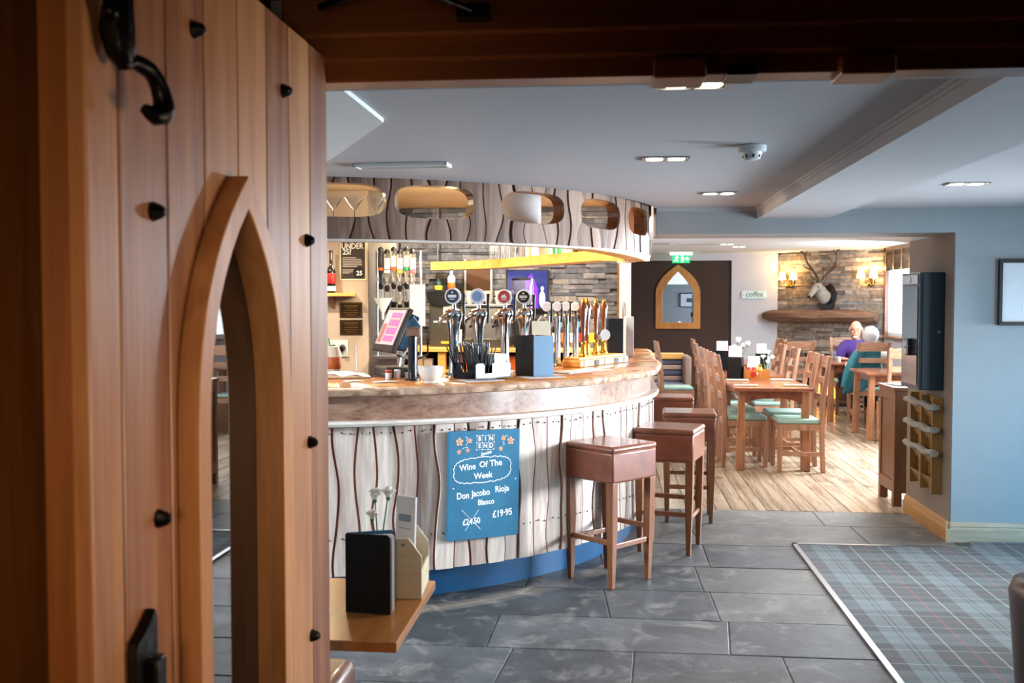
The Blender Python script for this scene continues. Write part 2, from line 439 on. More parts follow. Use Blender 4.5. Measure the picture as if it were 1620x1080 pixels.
def baked(o):
    """apply the modifiers of o into its mesh"""
    dg = bpy.context.evaluated_depsgraph_get()
    me = bpy.data.meshes.new_from_object(o.evaluated_get(dg))
    o.modifiers.clear(); o.data = me
    return o
def skin(name, verts, edges, rad, mat, parent=None, sub=2, root=0):
    me = bpy.data.meshes.new(name); me.from_pydata(verts, edges, [])
    o = bpy.data.objects.new(name, me); col.objects.link(o)
    md = o.modifiers.new('skin', 'SKIN'); md.use_smooth_shade = True; md.branch_smoothing = 0.4
    for i, r in enumerate(rad):
        sv = me.skin_vertices[0].data[i]; sv.radius = (r, r) if not isinstance(r, tuple) else r
        sv.use_root = (i == root)
    s2 = o.modifiers.new('sub', 'SUBSURF'); s2.levels = sub; s2.render_levels = sub
    bpy.context.view_layer.update()
    baked(o)
    o.data.materials.clear(); o.data.materials.append(mat)
    if parent: o.parent = parent
    return o
def lerp(a, b, t): return a+(b-a)*t
# ================================================================== the setting
CX, CY = -1.93, 7.0            # centre of the round bar
def sbox(name, mat, *b, bevel=0.0, parent=None):
    o = MB().box(*b).build(name, mat, parent, bevel, smooth=False)
    return struct(o) if not parent else o

# slate floor: individual slabs with open joints, all one floor
m = MB()
m.box(-4.8, 4.8, -1.6, 7.55, -0.08, -0.005)
rows = [-1.6, -0.9, -0.3, 0.3, 0.85, 1.4, 1.95, 2.5, 3.0, 3.5, 3.95, 4.4, 4.87, 5.36, 5.87, 6.42, 7.04, 7.52]
rnd = random.Random(21)
for a, b in zip(rows, rows[1:]):
    x = -4.8 - rnd.random()*0.5; tl_ = 0
    while x < 4.8:
        wd = rnd.choice([0.55, 0.75, 0.95, 1.1, 0.65])
        x2 = min(x+wd, 4.85); g = 0.003
        t = [rnd.uniform(-0.0012, 0.0012) for _ in range(4)]; tr_ = rnd.uniform(-0.035, 0.035)
        j = [rnd.uniform(-0.005, 0.005) for _ in range(4)]
        q_ = [(x+g-tl_, a+g+j[0]), (x2-g-tr_, a+g+j[1]), (x2-g+tr_, b-g+j[2]), (x+g+tl_, b-g+j[3])]
        m.hexa([(*p, -0.03) for p in q_]+[(*p, z) for p, z in zip(q_, t)])
        x = x2; tl_ = tr_
struct(m.build('floor', SLATE, smooth=False, bevel=0.004))
# worn boards of the dining room
struct(MB().box(-0.2, 4.3, 7.52, 16.5, -0.08, -0.012).build('floor_dining_base', DARK, smooth=False))
m = MB()
x = -0.2; rnd = random.Random(5)
while x < 4.3:
    wd = rnd.uniform(0.11, 0.15); y = 7.525
    while y < 16.5:
        ln = rnd.uniform(1.6, 3.6) if y > 7.6 else rnd.uniform(0.5, 3.2)
        y2 = min(y+ln, 16.5)
        m.box(x+0.0028, x+wd-0.0028, y+0.002, y2-0.002, -0.03, rnd.uniform(-0.0015, 0.0015))
        y = y2
    x += wd
struct(m.build('floor_dining', FLOORW, smooth=False, bevel=0.002))

# ceilings
def arc(cx, cy, r, a0, a1, n):
    return [(cx+r*cos(radians(lerp(a0, a1, i/n))), cy+r*sin(radians(lerp(a0, a1, i/n)))) for i in range(n+1)]
RH = 2.25
ah = math.degrees(math.asin((6.65-CY)/RH))
poly = [(-4.75, 1.95), (0.95, 1.95), (0.95, 6.66)]+arc(CX, CY, RH, ah, -180-ah, 72)+[(-4.75, 6.66)]
struct(MB().extr_z(poly, 2.17, 2.44).build('ceiling', CEIL, ang=30))
m = MB()     # boxed beam with a chamfer, and the ceiling right of it
m.extr_y([(0.95, 2.44), (0.95, 2.096), (1.40, 2.093), (1.535, 2.152), (4.75, 2.152), (4.75, 2.44)], 1.95, 6.66)
struct(m.build('ceiling_right', CEIL, smooth=False))
m = MB()
m.box(0.936, 0.95, 1.95, 6.65, 2.156, 2.17); m.box(0.944, 0.95, 1.95, 6.65, 2.143, 2.157)
struct(m.build('trim_1', CEIL, smooth=False))                                  # cornice bead along the beam
struct(MB().box(0.30, 0.95, 6.625, 6.65, 2.148, 2.17).build('trim_2', CEIL, smooth=False))
sbox('ceiling_bar', CEILB, -4.75, 0.30, 4.6, 9.6, 2.44, 2.5)
sbox('ceiling_dining', CEILW, 0.02, 4.2, 7.10, 16.4, 2.33, 2.5)
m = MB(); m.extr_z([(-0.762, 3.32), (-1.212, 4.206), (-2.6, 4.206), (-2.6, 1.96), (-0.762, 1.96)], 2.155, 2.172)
struct(m.build('ceiling_bright_patch', CEILW, smooth=False))  # brightly lit area of ceiling, its light put into a whiter sheet
# walls
sbox('wall_header', PAINT, 0.30, 2.20, 6.65, 7.10, 2.0, 2.5)
m = MB(); m.box(2.20, 4.8, 6.65, 7.6, 0, 2.5)
struct(m.build('wall_pier', PAINT, smooth=False))
sbox('wall_pier_reveal', TAUPE, 2.192, 2.2, 6.653, 7.6, 0, 2.0)
sbox('wall_left', PAINT, -4.85, -4.72, 1.8, 9.6, 0, 2.5)
sbox('wall_right', PAINT, 4.72, 4.85, 1.8, 6.7, 0, 2.5)
sbox('wall_front_left', PAINT, -4.8, -0.66, 2.02, 2.14, 0, 2.45)
sbox('wall_front_right', PAINT, 1.35, 4.8, 2.02, 2.14, 0, 2.45)
sbox('wall_front_top', PAINT, -0.70, 1.4, 2.07, 2.14, 2.01, 2.45)
sbox('wall_back_bar', PAINTW, -4.8, 0.06, 9.42, 9.55, 0, 2.5)
sbox('wall_dining_left', PAINTL, 0.0, 0.09, 9.42, 16.3, 0, 2.5)
sbox('wall_dining_back', PAINTL, 0.0, 4.3, 16.12, 16.3, 0, 2.5)
# frame of the brown screen in the far wall
m = MB(); m.box(1.905, 1.985, 16.0, 16.12, 0, 2.215); m.box(0.09, 1.985, 16.0, 16.12, 2.215, 2.33)
struct(m.build('trim_3', PAINTL, smooth=False))
sbox('wall_screen', BROWNF, 0.09, 1.905, 16.05, 16.12, 0, 2.215)
m = MB(); m.box(1.985, 2.62, 16.02, 16.12, 0, 2.33); struct(m.build('wall_sign', PAINTL, smooth=False))
# right-hand wall of the dining room with two window openings
WX = 3.93
m = MB()
m.box(WX, WX+0.07, 7.5, 8.7, 0, 2.5); m.box(WX, WX+0.07, 11.7, 12.55, 0, 2.5); m.box(WX, WX+0.07, 14.72, 16.3, 0, 2.5)
m.box(WX, WX+0.07, 8.7, 11.7, 0, 1.08); m.box(WX, WX+0.07, 12.55, 14.72, 0, 1.08)
m.box(WX, WX+0.07, 8.7, 11.7, 2.2, 2.5); m.box(WX, WX+0.07, 12.55, 14.72, 2.28, 2.5)
struct(m.build('wall_dining_right', PAINTL, smooth=False))
def window(name, y0, y1, z0, z1):
    r = struct(MB().box(WX+0.035, WX+0.038, y0, y1, z0, z1).build(name, GLASS, smooth=False))
    m = MB(); t = 0.05
    m.box(WX+0.015, WX+0.06, y0, y0+t, z0, z1); m.box(WX+0.015, WX+0.06, y1-t, y1, z0, z1)
    m.box(WX+0.015, WX+0.06, y0, y1, z0, z0+t); m.box(WX+0.015, WX+0.06, y0, y1, z1-t, z1)
    n = 3
    for i in range(1, n): yy = lerp(y0, y1, i/n); m.box(WX+0.02, WX+0.055, yy-0.02, yy+0.02, z0, z1)
    m.build('window_frame', TRIMW, r, smooth=False, bevel=0.003)
    MB().box(WX-0.05, WX+0.06, y0, y1, z0-0.025, z0).build('window_sill', TLEG, r, smooth=False, bevel=0.004)
    return r
window('window_1', 12.55, 14.72, 1.08, 2.28)
window('window_2', 8.7, 11.7, 1.08, 2.2)
# dark timber casing round the visible window
m = MB(); m.box(WX-0.03, WX+0.06, 14.68, 14.76, 1.06, 2.33); m.box(WX-0.03, WX+0.02, 12.5, 14.76, 2.27, 2.33)
struct(m.build('trim_4', STOOLW, smooth=False, bevel=0.004))
# roman blind pulled up at the window
b = thing('roman_blind', 'brown striped fabric blind pulled up at the bright window beside the stone wall', 'blind', (WX-0.04, 13.6, 2.27))
m = MB()
for i in range(4): m.box(-0.012-0.006*i, 0.008, -1.04, 1.04, -0.27+0.05*i, -0.215+0.05*i+0.005)
m.box(-0.01, 0.006, -1.04, 1.04, -0.08, 0)
BLIND = wood('blind_fabric', '#3a2818', '#6a4e34', 'Z', 6, 6, 0.9, 0.1, 0.1)
m.build('fabric', BLIND, b, smooth=False)
for yy in (-1.0, -0.62, -0.24, 0.14, 0.52, 0.9): MB().box(-0.038, -0.03, yy-0.02, yy+0.02, -0.27, 0).build('stripe_tape', STOOLW, b, smooth=False)
# skirting on the pier
def skirt_prof(): return [(0, 0), (0.02, 0), (0.02, 0.085), (0.012, 0.10), (0.016, 0.105), (0.008, 0.125), (0, 0.13)]
m = MB()
m.prism(skirt_prof(), lambda d, z: (2.192-d, 6.632, z), lambda d, z: (2.192-d, 7.6, z))
struct(m.build('baseboard_reveal', SKIRT, smooth=False))
m = MB()
m.prism(skirt_prof(), lambda d, z: (2.17, 6.65-d, z), lambda d, z: (4.72, 6.65-d, z))
SKIRTB = wood('skirting_pale_oak', '#a08a70', '#cbb79c', 'X', 12, 1.0, 0.4, 0.1, 0.05)
struct(m.build('baseboard_front', SKIRTB, smooth=False))
# porch round the camera
m = MB()
m.box(-0.80, -0.70, -1.6, 2.02, 0, 2.5); m.box(1.9, 2.0, -1.6, 2.02, 0, 2.5); m.box(-0.8, 2.0, -1.7, -1.6, 0, 2.5)
m.box(1.36, 2.0, 1.98, 2.02, 0, 2.5)
struct(m.build('wall_porch', DARK, smooth=False))
sbox('ceiling_porch', DARK, -0.8, 2.0, -1.7, 2.07, 2.40, 2.5)
# oak post and lining left of the open door
struct(MB().box(-0.708, -0.688, 0.20, 1.165, 0, 2.4).build('trim_5', OAKV, smooth=False, bevel=0.003))
# door frame: head, stops, keeps, closer arm
fr = struct(MB().box(-0.66, 1.36, 2.0, 2.07, 1.997, 2.06).build('trim_6', OAKD, smooth=False, bevel=0.003))
m = MB(); m.box(-0.66, 1.36, 1.985, 2.07, 2.035, 2.085); m.build('frame_moulding', OAKD, fr, smooth=False, bevel=0.006)
MB().box(-0.66, 1.36, 1.965, 2.07, 2.08, 2.20).build('frame_head', OAKD, fr, smooth=False, bevel=0.006)
MB().box(-0.66, 1.36, 1.94, 2.07, 2.20, 2.42).build('frame_top_board', DARK, fr, smooth=False)
MB().box(1.25, 1.36, 1.985, 2.14, 0, 2.0).build('frame_jamb', OAKV, fr, smooth=False, bevel=0.004)
MB().box(-0.66, -0.635, 2.0, 2.14, 0, 2.0).build('frame_jamb', OAKV, fr, smooth=False, bevel=0.004)
for xa, xb in ((0.082, 0.183), (0.436, 0.537)):
    MB().box(xa, xb, 1.962, 2.06, 1.984, 2.022).build('stop_block', OAKV, fr, smooth=False, bevel=0.004)
MB().box(0.222, 0.282, 1.975, 2.06, 1.990, 2.012).build('latch_keep', IRON, fr, smooth=False, bevel=0.002)
MB().box(-0.30, -0.235, 1.93, 1.97, 2.10, 2.13).build('closer_bracket', IRON, fr, bevel=0.004)
MB().tube([(-0.27, 1.925, 2.115), (-0.39, 1.80, 2.135), (-0.56, 1.90, 2.12)], 0.007).build('closer_arm', IRON, fr)

# ------------------------------------------------------------------ the open plank door
XD = -0.577
door = struct(MB().box(-0.632, -0.597, 1.057, 2.0, 0.02, 2.045).build('door_1', OAKV, smooth=False))
m = MB(); ys = [1.055, 1.130, 1.259, 1.381, 1.511, 1.641, 1.759, 1.882, 2.0]
for a, b in zip(ys, ys[1:]): m.box(-0.600, XD, a+0.0012, b-0.0012, 0.02, 2.047)
boards = m.build('boards', OAK, door, smooth=False, bevel=0.003)
def arch(w, z0, rise, n=22, zb=0.25, yc=1.475, p=2.8):
    L = []
    for i in range(n+1):
        t = (i/n)**0.8
        L.append((w*(1-t**p), z0+rise*t))
    right = [(yc+w, zb)]+[(yc+h, z) for h, z in L]
    left = [(yc-h, z) for h, z in L[::-1][1:]]+[(yc-w, zb)]
    return right+left
inner = arch(0.154, 1.33, 0.363); outer = arch(0.194, 1.33, 0.413)
cut = MB().extr_x(arch(0.160, 1.33, 0.372), -0.7, -0.5).build('cutter', OAK, smooth=False)
for o in (door, boards):
    bm_ = o.modifiers.new('cut', 'BOOLEAN'); bm_.object = cut; bm_.solver = 'EXACT'; bm_.operation = 'DIFFERENCE'
bpy.context.view_layer.update()
for o in (door, boards): baked(o)
bpy.data.objects.remove(cut)
# arch moulding: a ring between outer and inner outline, through the whole door
m = MB(); bm = m.bm; n = len(inner)
def ringv(pts, x): return [bm.verts.new((x, y, z)) for y, z in pts]
of = ringv(outer, -0.547); inf = ringv(inner, -0.547); ob = ringv(outer, -0.579); ib = ringv(inner, -0.631)
mid = ringv(arch(0.162, 1.33, 0.376), -0.631)
for i in range(n-1):
    bm.faces.new((of[i], of[i+1], inf[i+1], inf[i])); bm.faces.new((ob[i], ob[i+1], of[i+1], of[i]))
    bm.faces.new((inf[i], inf[i+1], ib[i+1], ib[i])); bm.faces.new((ib[i], ib[i+1], mid[i+1], mid[i]))
    bm.faces.new((mid[i], mid[i+1], ob[i+1], ob[i]))
for k in (0, n-1): bm.faces.new((of[k], inf[k], ib[k], mid[k], ob[k]))
m.build('arch_moulding', OAKARCH, door, ang=40, bevel=0.002)
MB().extr_x(arch(0.158, 1.33, 0.37), -0.602, -0.596).build('glass_pane', DGLASS, door, smooth=False)
for y_, z_ in ((1.345, 1.928), (1.214, 1.665), (1.724, 1.923), (1.853, 1.668), (1.218, 1.273), (1.863, 1.281), (1.869, 0.902), (1.22, 0.87)):
    MB().lathe([(0.0125, 0), (0.0125, 0.003), (0.0105, 0.007), (0.0085, 0.013), (0.004, 0.0175), (0.001, 0.018)], (XD, y_, z_), 8, (1, 0, 0)).build('iron_stud', IRON, door, ang=20)
m = MB()
m.tube([(-0.565, 1.082, 2.04), (-0.56, 1.084, 1.97), (-0.556, 1.090, 1.92), (-0.556, 1.093, 1.885), (-0.558, 1.092, 1.86), (-0.556, 1.097, 1.835), (-0.553, 1.104, 1.818)],
       [0.024, 0.024, 0.021, 0.017, 0.021, 0.017, 0.010], 10)
m.tube([(-0.553, 1.096, 1.822), (-0.547, 1.107, 1.827), (-0.543, 1.117, 1.826), (-0.538, 1.128, 1.822), (-0.535, 1.137, 1.815), (-0.533, 1.145, 1.804), (-0.531, 1.150, 1.790), (-0.531, 1.151, 1.781), (-0.533, 1.147, 1.774), (-0.536, 1.139, 1.771), (-0.539, 1.131, 1.773), (-0.543, 1.124, 1.777)],
       [0.008, 0.009, 0.010, 0.010, 0.010, 0.011, 0.012, 0.014, 0.014, 0.012, 0.009, 0.006], 14)
m.sphere((-0.556, 1.112, 1.945), 0.010); m.sphere((-0.556, 1.075, 1.875), 0.011)
m.build('iron_hook', IRON, door)
m = MB(); m.extr_x([(1.128, 1.04), (1.128, 1.128), (1.133, 1.140), (1.152, 1.150), (1.165, 1.158), (1.180, 1.170), (1.186, 1.158), (1.188, 1.04)], XD, XD+0.014)
m.box(XD, XD+0.03, 1.15, 1.175, 1.04, 1.115)
m.build('iron_latch', IRON, door, bevel=0.003)

# ------------------------------------------------------------------ tartan carpet
TART, nt, pb = newmat('tartan_carpet')
N = nt.nodes; L = nt.links
tc = N.new('ShaderNodeTexCoord'); sp = N.new('ShaderNodeSeparateXYZ'); L.new(tc.outputs['Object'], sp.inputs[0])
def sett(sock_out, off):
    a = N.new('ShaderNodeMath'); a.operation = 'MULTIPLY_ADD'; a.inputs[1].default_value = 1/0.5; a.inputs[2].default_value = off
    L.new(sock_out, a.inputs[0])
    f = N.new('ShaderNodeMath'); f.operation = 'FRACT'; L.new(a.outputs[0], f.inputs[0])
    cr = N.new('ShaderNodeValToRGB'); cr.color_ramp.interpolation = 'CONSTANT'; e = cr.color_ramp.elements
    half = [(0.0, '#6a1f25'), (0.012, '#161c1e'), (0.169, '#8f9188'), (0.187, '#0c0d10'), (0.335, '#525f64'), (0.465, '#15191d'), (0.482, '#525f64')]
    stops = half+[(0.518, '#15191d'), (0.535, '#525f64'), (0.665, '#0c0d10'), (0.813, '#8f9188'), (0.831, '#161c1e'), (0.988, '#6a1f25')]
    for i, (p, c) in enumerate(stops):
        el = e[i] if i < 2 else e.new(p)
        el.position = p; el.color = S(c)
    L.new(f.outputs[0], cr.inputs['Fac']); return cr.outputs['Color']
cx_ = sett(sp.outputs['X'], -3.2); cy_ = sett(sp.outputs['Y'], 0.15)
mx = N.new('ShaderNodeMix'); mx.data_type = 'RGBA'; mx.inputs['Factor'].default_value = 0.40
L.new(cx_, mx.inputs['A']); L.new(cy_, mx.inputs['B'])
nz = N.new('ShaderNodeTexNoise'); nz.inputs['Scale'].default_value = 250; L.new(tc.outputs['Object'], nz.inputs['Vector'])
bp = N.new('ShaderNodeBump'); bp.inputs['Strength'].default_value = 0.4; bp.inputs['Distance'].default_value = 0.004
L.new(nz.outputs['Fac'], bp.inputs['Height']); L.new(bp.outputs['Normal'], pb.inputs['Normal'])
L.new(mx.outputs['Result'], pb.inputs['Base Color']); pb.inputs['Roughness'].default_value = 0.9
pb.inputs['Sheen Weight'].default_value = 0.15
cp = MB().extr_z([(1.185, 2.16), (4.7, 2.16), (4.7, 6.63), (2.33, 6.63), (2.25, 6.45), (1.185, 6.45)], 0.001, 0.010).build('carpet', TART, smooth=False)
tag(cp, 'blue grey tartan carpet set into the slate floor', 'carpet')
m = MB(); m.box(1.163, 1.192, 2.16, 6.472, 0.001, 0.014); m.box(1.163, 2.25, 6.443, 6.472, 0.001, 0.014)
m.prism([(2.25, 6.443), (2.262, 6.472), (2.345, 6.628), (2.325, 6.628)][::1], lambda x, y: (x, y, 0.001), lambda x, y: (x, y, 0.013))
m.build('edging_strip', STEEL, cp, smooth=False, bevel=0.002)['label'] = 'pale metal edging strip'

# ------------------------------------------------------------------ stacked stone walls
def stone_wall(name, mat, length, z0, z1, M, seed, rowh=(0.035, 0.085), lw=(0.14, 0.48), holes=()):
    m = MB(); r = random.Random(seed); z = z0
    m.box(0, length, 0.06, 0.12, z0, z1, M)
    while z < z1-0.005:
        h = min(r.uniform(*rowh), z1-z); x = -r.random()*0.2
        while x < length:
            wd = r.uniform(*lw); xa = max(0, x); xb = min(length, x+wd)
            if xb-xa > 0.02 and not any(hx0 < (xa+xb)/2 < hx1 and hz0 < z+h/2 < hz1 for hx0, hx1, hz0, hz1 in holes):
                d = r.uniform(0, 0.035)
                p = [(xa+0.001, d+r.uniform(0, .01), z+0.0015), (xb-0.001, d+r.uniform(0, .01), z+0.0015), (xb-0.001, 0.08, z+0.0015), (xa+0.001, 0.08, z+0.0015),
                     (xa+0.001, d+r.uniform(0, .01), z+h-0.0015), (xb-0.001, d+r.uniform(0, .01), z+h-0.0015), (xb-0.001, 0.08, z+h-0.0015), (xa+0.001, 0.08, z+h-0.0015)]
                m.hexa([M @ Vector(q) for q in p])
            x += wd
        z += h
    return struct(m.build(name, mat, smooth=False))
stone_wall('wall_bar_stone', STONEG, 2.05, 0.0, 2.44, Matrix.Translation((-1.98, 9.30, 0)), 3, rowh=(0.025, 0.055), lw=(0.10, 0.34))
A = Vector((2.60, 16.03, 0)); B = Vector((3.95, 14.74, 0)); dAB = (B-A); LS = dAB.length; AST = atan2(dAB.y, dAB.x)
MST = Matrix.Translation(A) @ Matrix.Rotation(AST, 4, 'Z')       # local x along the wall, y into it
stone_wall('wall_stone', STONEW, LS, 0.0, 2.33, MST, 9, rowh=(0.028, 0.068), lw=(0.12, 0.42), holes=((0.53, 1.37, -1, 0.78),))
# grey service door standing open beside the bar
d2 = struct(MB().box(0.075, 0.19, 9.26, 9.42, 0, 2.33).build('door_2', PAINTL, smooth=False, bevel=0.003))
MB().box(0.062, 0.078, 9.25, 9.30, 0, 2.2).build('copper_edge', BRASS, d2, smooth=False)
MB().tube([(0.118, 9.26, 1.56), (0.118, 9.22, 1.555), (0.118, 9.21, 1.53), (0.118, 9.21, 1.45), (0.118, 9.22, 1.425), (0.118, 9.26, 1.42)], 0.008).build('door_handle', STEEL, d2)
# ================================================================== the bar
struct(MB().box(-4.8, 0.1, 7.5, 9.6, -0.08, -0.005).build('floor_bar', SLATE, smooth=False))
bar = thing('bar_counter', 'round front bar counter with pale wavy-edged boards and elm top', 'bar counter', (CX, CY, 0))
def pathpt(s, R):
    """point of the bar line at s degrees: an arc up to 0, then straight back"""
    if s <= 0: return (R*cos(radians(s)), R*sin(radians(s)))
    return (R, radians(s)*2.23)
S0, S1 = -150, 56
def band(rows_prof, s0=S0, s1=S1, n=120, jit=None):
    rows = []
    for i in range(n+1):
        s = lerp(s0, s1, i/n)
        rows.append([(*pathpt(s, R+(jit(s, k) if jit else 0)), z) for k, (R, z) in enumerate(rows_prof)])
    return MB().sweep(rows)
def ejit(s, k):
    if k in (2, 3, 4):
        v = 0.035*mnoise.noise(Vector((s*0.09, 3.1, 0)))+0.012*mnoise.noise(Vector((s*0.4, k*0.7, 1)))
        return v+0.006*mnoise.noise(Vector((s*1.3, k, 5)))
    return 0
top = band([(1.62, 1.08), (1.62, 1.13), (2.255, 1.13), (2.275, 1.113), (2.268, 1.092), (2.20, 1.078)], n=420, jit=ejit)
top.build('counter_top', TOPW, bar, ang=50)
band([(2.24, 1.124), (2.268, 1.128), (2.285, 1.113), (2.278, 1.088), (2.24, 1.080)], n=420, jit=lambda s, k: ejit(s, 2)+(0.006*mnoise.noise(Vector((s*1.3, k, 9))) if k in (2, 3) else 0)).build('live_edge', EDGEW, bar, ang=60)
band([(2.17, 0.955), (2.17, 1.082), (2.21, 1.082), (2.21, 0.955)]).build('band_board', BAND, bar)
band([(2.17, 0.925), (2.17, 0.957), (2.262, 0.957), (2.268, 0.945), (2.262, 0.932), (2.235, 0.925)]).build('ledge', LEDGE, bar)
band([(2.02, 0.0), (2.02, 0.18), (2.085, 0.18), (2.085, 0.0)], n=60).build('kick_board', KICK, bar)
band([(2.16, 0.176), (2.16, 0.93), (2.2155, 0.93), (2.2155, 0.176)]).build('seam_backing', SEAM, bar)
def wavy_boards(seams, R, z0, z1, th, seed, nz=26, amp=0.85, gap=0.15, pth=pathpt):
    """boards on a curved face, each with its own wavy edges"""
    m = MB(); rr = random.Random(seed); waves = []
    for s in seams:
        k = abs(cos(radians(min(max(s, -90), 0)))) if s < 0 else 1
        waves.append((rr.uniform(0.2, 1)*amp, rr.uniform(0, 6.28), rr.uniform(9, 14)*(0.75/(z1-z0)), rr.uniform(0.1, 0.5)*amp, rr.uniform(0, 6.28), rr.uniform(16, 24)))
    def edge(i, z):
        a, p, f, a2, p2, f2 = waves[i]
        return seams[i]+0.5*a*sin(p+f*(z-z0))+0.35*a2*sin(p2+f2*(z-z0))
    for i in range(len(seams)-1):
        Ro = R+rr.choice([0, 0.005, 0.011]); rows = []
        nd = 3
        for j in range(nz+1):
            z = lerp(z0, z1, j/nz)
            l = edge(i, z)+gap; r = edge(i+1, z)-gap
            if r < l+0.2: l = r = (l+r)/2; l -= 0.1; r += 0.1
            row = [(*pth(lerp(l, r, q/nd), Ro-0.003*(q in (0, nd))), z) for q in range(nd+1)]
            row += [(*pth(lerp(r, l, q/nd), Ro-th), z) for q in range(nd+1)]
            rows.append(row)
        m.sweep(rows)
    return m
fs = [-75.35, -72.62, -70.28, -67.48, -64.88, -62.04, -59.55, -57.45, -54.6, -52.12, -49.63, -47.0, -44.32, -41.71, -39.45, -37.03, -34.08, -31.6, -29.46, -26.11, -23.96, -21.24, -18.36, -15.19, -12.7, -10.0, -7.4, -4.8, -2.2, 0.4]
x = fs[0]; rr = random.Random(2); lefts = []
while x > -148: x -= rr.uniform(2.2, 3.1); lefts.append(x)
fs = lefts[::-1]+fs
x = 0.4
while x < 54: x += rr.uniform(2.2, 3.0); fs.append(x)
wavy_boards(fs, 2.222, 0.172, 0.928, 0.016, 4).build('boards', BARP, bar, ang=35)
m = MB()
for i, s in enumerate(fs[:-1]):
    if -80 < s < 5:
        for z in (0.895, 0.36):
            for f in (0.3, 0.72):
                a = lerp(s, fs[i+1], f); R = 2.233
                p = pathpt(a, R); m.sphere((p[0], p[1], z+rr.uniform(-.006, .006)), 0.0045, n=6)
o = m.build('nail_heads', IRON, bar); o['kind'] = 'stuff'

# ------------------------------------------------------------------ chalkboard
th_ = radians(-55.7); nb = Vector((cos(th_), sin(th_), 0))
cb = thing('chalkboard', 'blue chalkboard with the wine of the week hung on the bar front', 'chalkboard', (CX+2.252*nb.x, CY+2.252*nb.y, 0.603), th_+pi/2)
cb.rotation_euler = (radians(0), radians(1.2), th_+pi/2)
# local: x to the right, -y out of the wall, z up
BWd, BHt = 0.415, 0.566
def rrect(w, h, r, n=5):
    P = []
    for cx2, cy2, a0 in ((w/2-r, h/2-r, 0), (-w/2+r, h/2-r, 90), (-w/2+r, -h/2+r, 180), (w/2-r, -h/2+r, 270)):
        for i in range(n+1): P.append((cx2+r*cos(radians(a0+90*i/n)), cy2+r*sin(radians(a0+90*i/n))))
    return P
MB().extr_y(rrect(BWd, BHt, 0.012), -0.018, 0.0).build('board', CHALK, cb, bevel=0.002)
YF = -0.0186; RX = (pi/2, 0, 0)
def chalk(body, size, x, z, tilt=0, **k): return text(body, size, CHALKW, cb, (x, YF, z), (pi/2, -tilt, 0), ext=0.0004, **k)
for j, wd in enumerate(('BIN', 'END')):
    for i, ch in enumerate(wd):
        px, pz = 0.002+(i-1)*0.034, 0.238-j*0.037
        chalk(ch, 0.032, px, pz, bold=0.0008)
m = MB()
for i in range(4): m.tube([(-0.049+i*0.034, YF, 0.256), (-0.049+i*0.034, YF, 0.182)], 0.0008, 5)
for j in range(3): m.tube([(-0.049, YF, 0.256-j*0.037), (0.053, YF, 0.256-j*0.037)], 0.0008, 5)
for i in range(4):
    for j in range(3): m.sphere((-0.049+i*0.034, YF, 0.256-j*0.037), 0.0035, (1, .2, 1), 8)
m.build('chalk_boxes', CHALKW, cb)
chalk('Specials', 0.024, 0.006, 0.163, tilt=radians(11), shear=0.35, sx=0.85)
chalk('Wine', 0.046, -0.099, 0.094, tilt=radians(5), bold=0.0008, sx=0.9); chalk('Of', 0.044, -0.008, 0.104, bold=0.0008); chalk('The', 0.046, 0.066, 0.108, tilt=radians(3), bold=0.0008)
chalk('Week', 0.043, -0.008, 0.046, tilt=radians(3), bold=0.0008)
chalk('Don', 0.048, -0.123, -0.053, tilt=radians(2), bold=0.0008, sx=.85); chalk('Jacobo', 0.046, -0.020, -0.044, tilt=radians(3), bold=0.0008, sx=.85); chalk('Rioja', 0.046, 0.105, -0.031, tilt=radians(3), bold=0.0008, sx=.9)
chalk('Blanco', 0.040, 0.012, -0.094, tilt=radians(2), bold=0.0008, sx=.9)
chalk('\u00a324.50', 0.044, -0.072, -0.190, tilt=radians(3), bold=0.0006, sx=.85); chalk('\u00a319\u00b795', 0.050, 0.110, -0.160, tilt=radians(4), bold=0.001, sx=.85)
m = MB()
m.tube([(-0.13, YF, -0.125), (-0.02, YF, -0.232)], 0.0012, 5); m.tube([(-0.03, YF, -0.130), (-0.108, YF, -0.236)], 0.0012, 5)
m.build('strike_out', CHALKW, cb)
m = MB(); P = []
for i in range(161):
    a = 2*pi*i/160; wob = 0.0055*abs(sin(a*13))
    P.append((-0.012+(0.163+wob)*abs(cos(a))**0.6*(1 if cos(a) > 0 else -1), YF, 0.077+0.008*cos(a)+(0.062+wob)*abs(sin(a))**0.6*(1 if sin(a) > 0 else -1)))
m.tube(P, 0.0022, 5, caps=False); m.build('cloud_outline', CHALKW, cb)
for fx, fz, r in ((-0.148, 0.228, 0.021), (-0.088, 0.232, 0.013), (-0.100, 0.182, 0.012), (-0.150, 0.176, 0.012), (0.108, 0.238, 0.014), (0.152, 0.222, 0.020), (0.094, 0.182, 0.012)):
    m = MB()
    for i in range(5):
        a = i*2*pi/5+0.3; m.sphere((fx+0.70*r*cos(a), YF, fz+0.70*r*sin(a)), r*0.36, (1, .12, 1), 8)
    m.sphere((fx, YF-0.0006, fz), r*0.3, (1, .2, 1), 8)
    m.build('chalk_flower', CHALKO, cb)
for pts in ([(-0.115, .255), (-0.10, .243), (-0.112, .235), (-0.100, .222), (-0.112, .21), (-0.100, .198), (-0.125, .196), (-0.135, .188)], [(0.118, .246), (0.13, .252), (0.138, .240)], [(0.112, .222), (0.104, .212), (0.116, .206), (0.106, .198)]):
    MB().tube([(a, YF, b) for a, b in pts], 0.0014, 5).build('chalk_vine', CHALKW, cb)
for px in (-0.178, 0.185): MB().sphere((px, YF, -0.012+0.03*(px > 0)), 0.0045, (1, .5, 1), 8).build('screw_head', PLAS, cb)

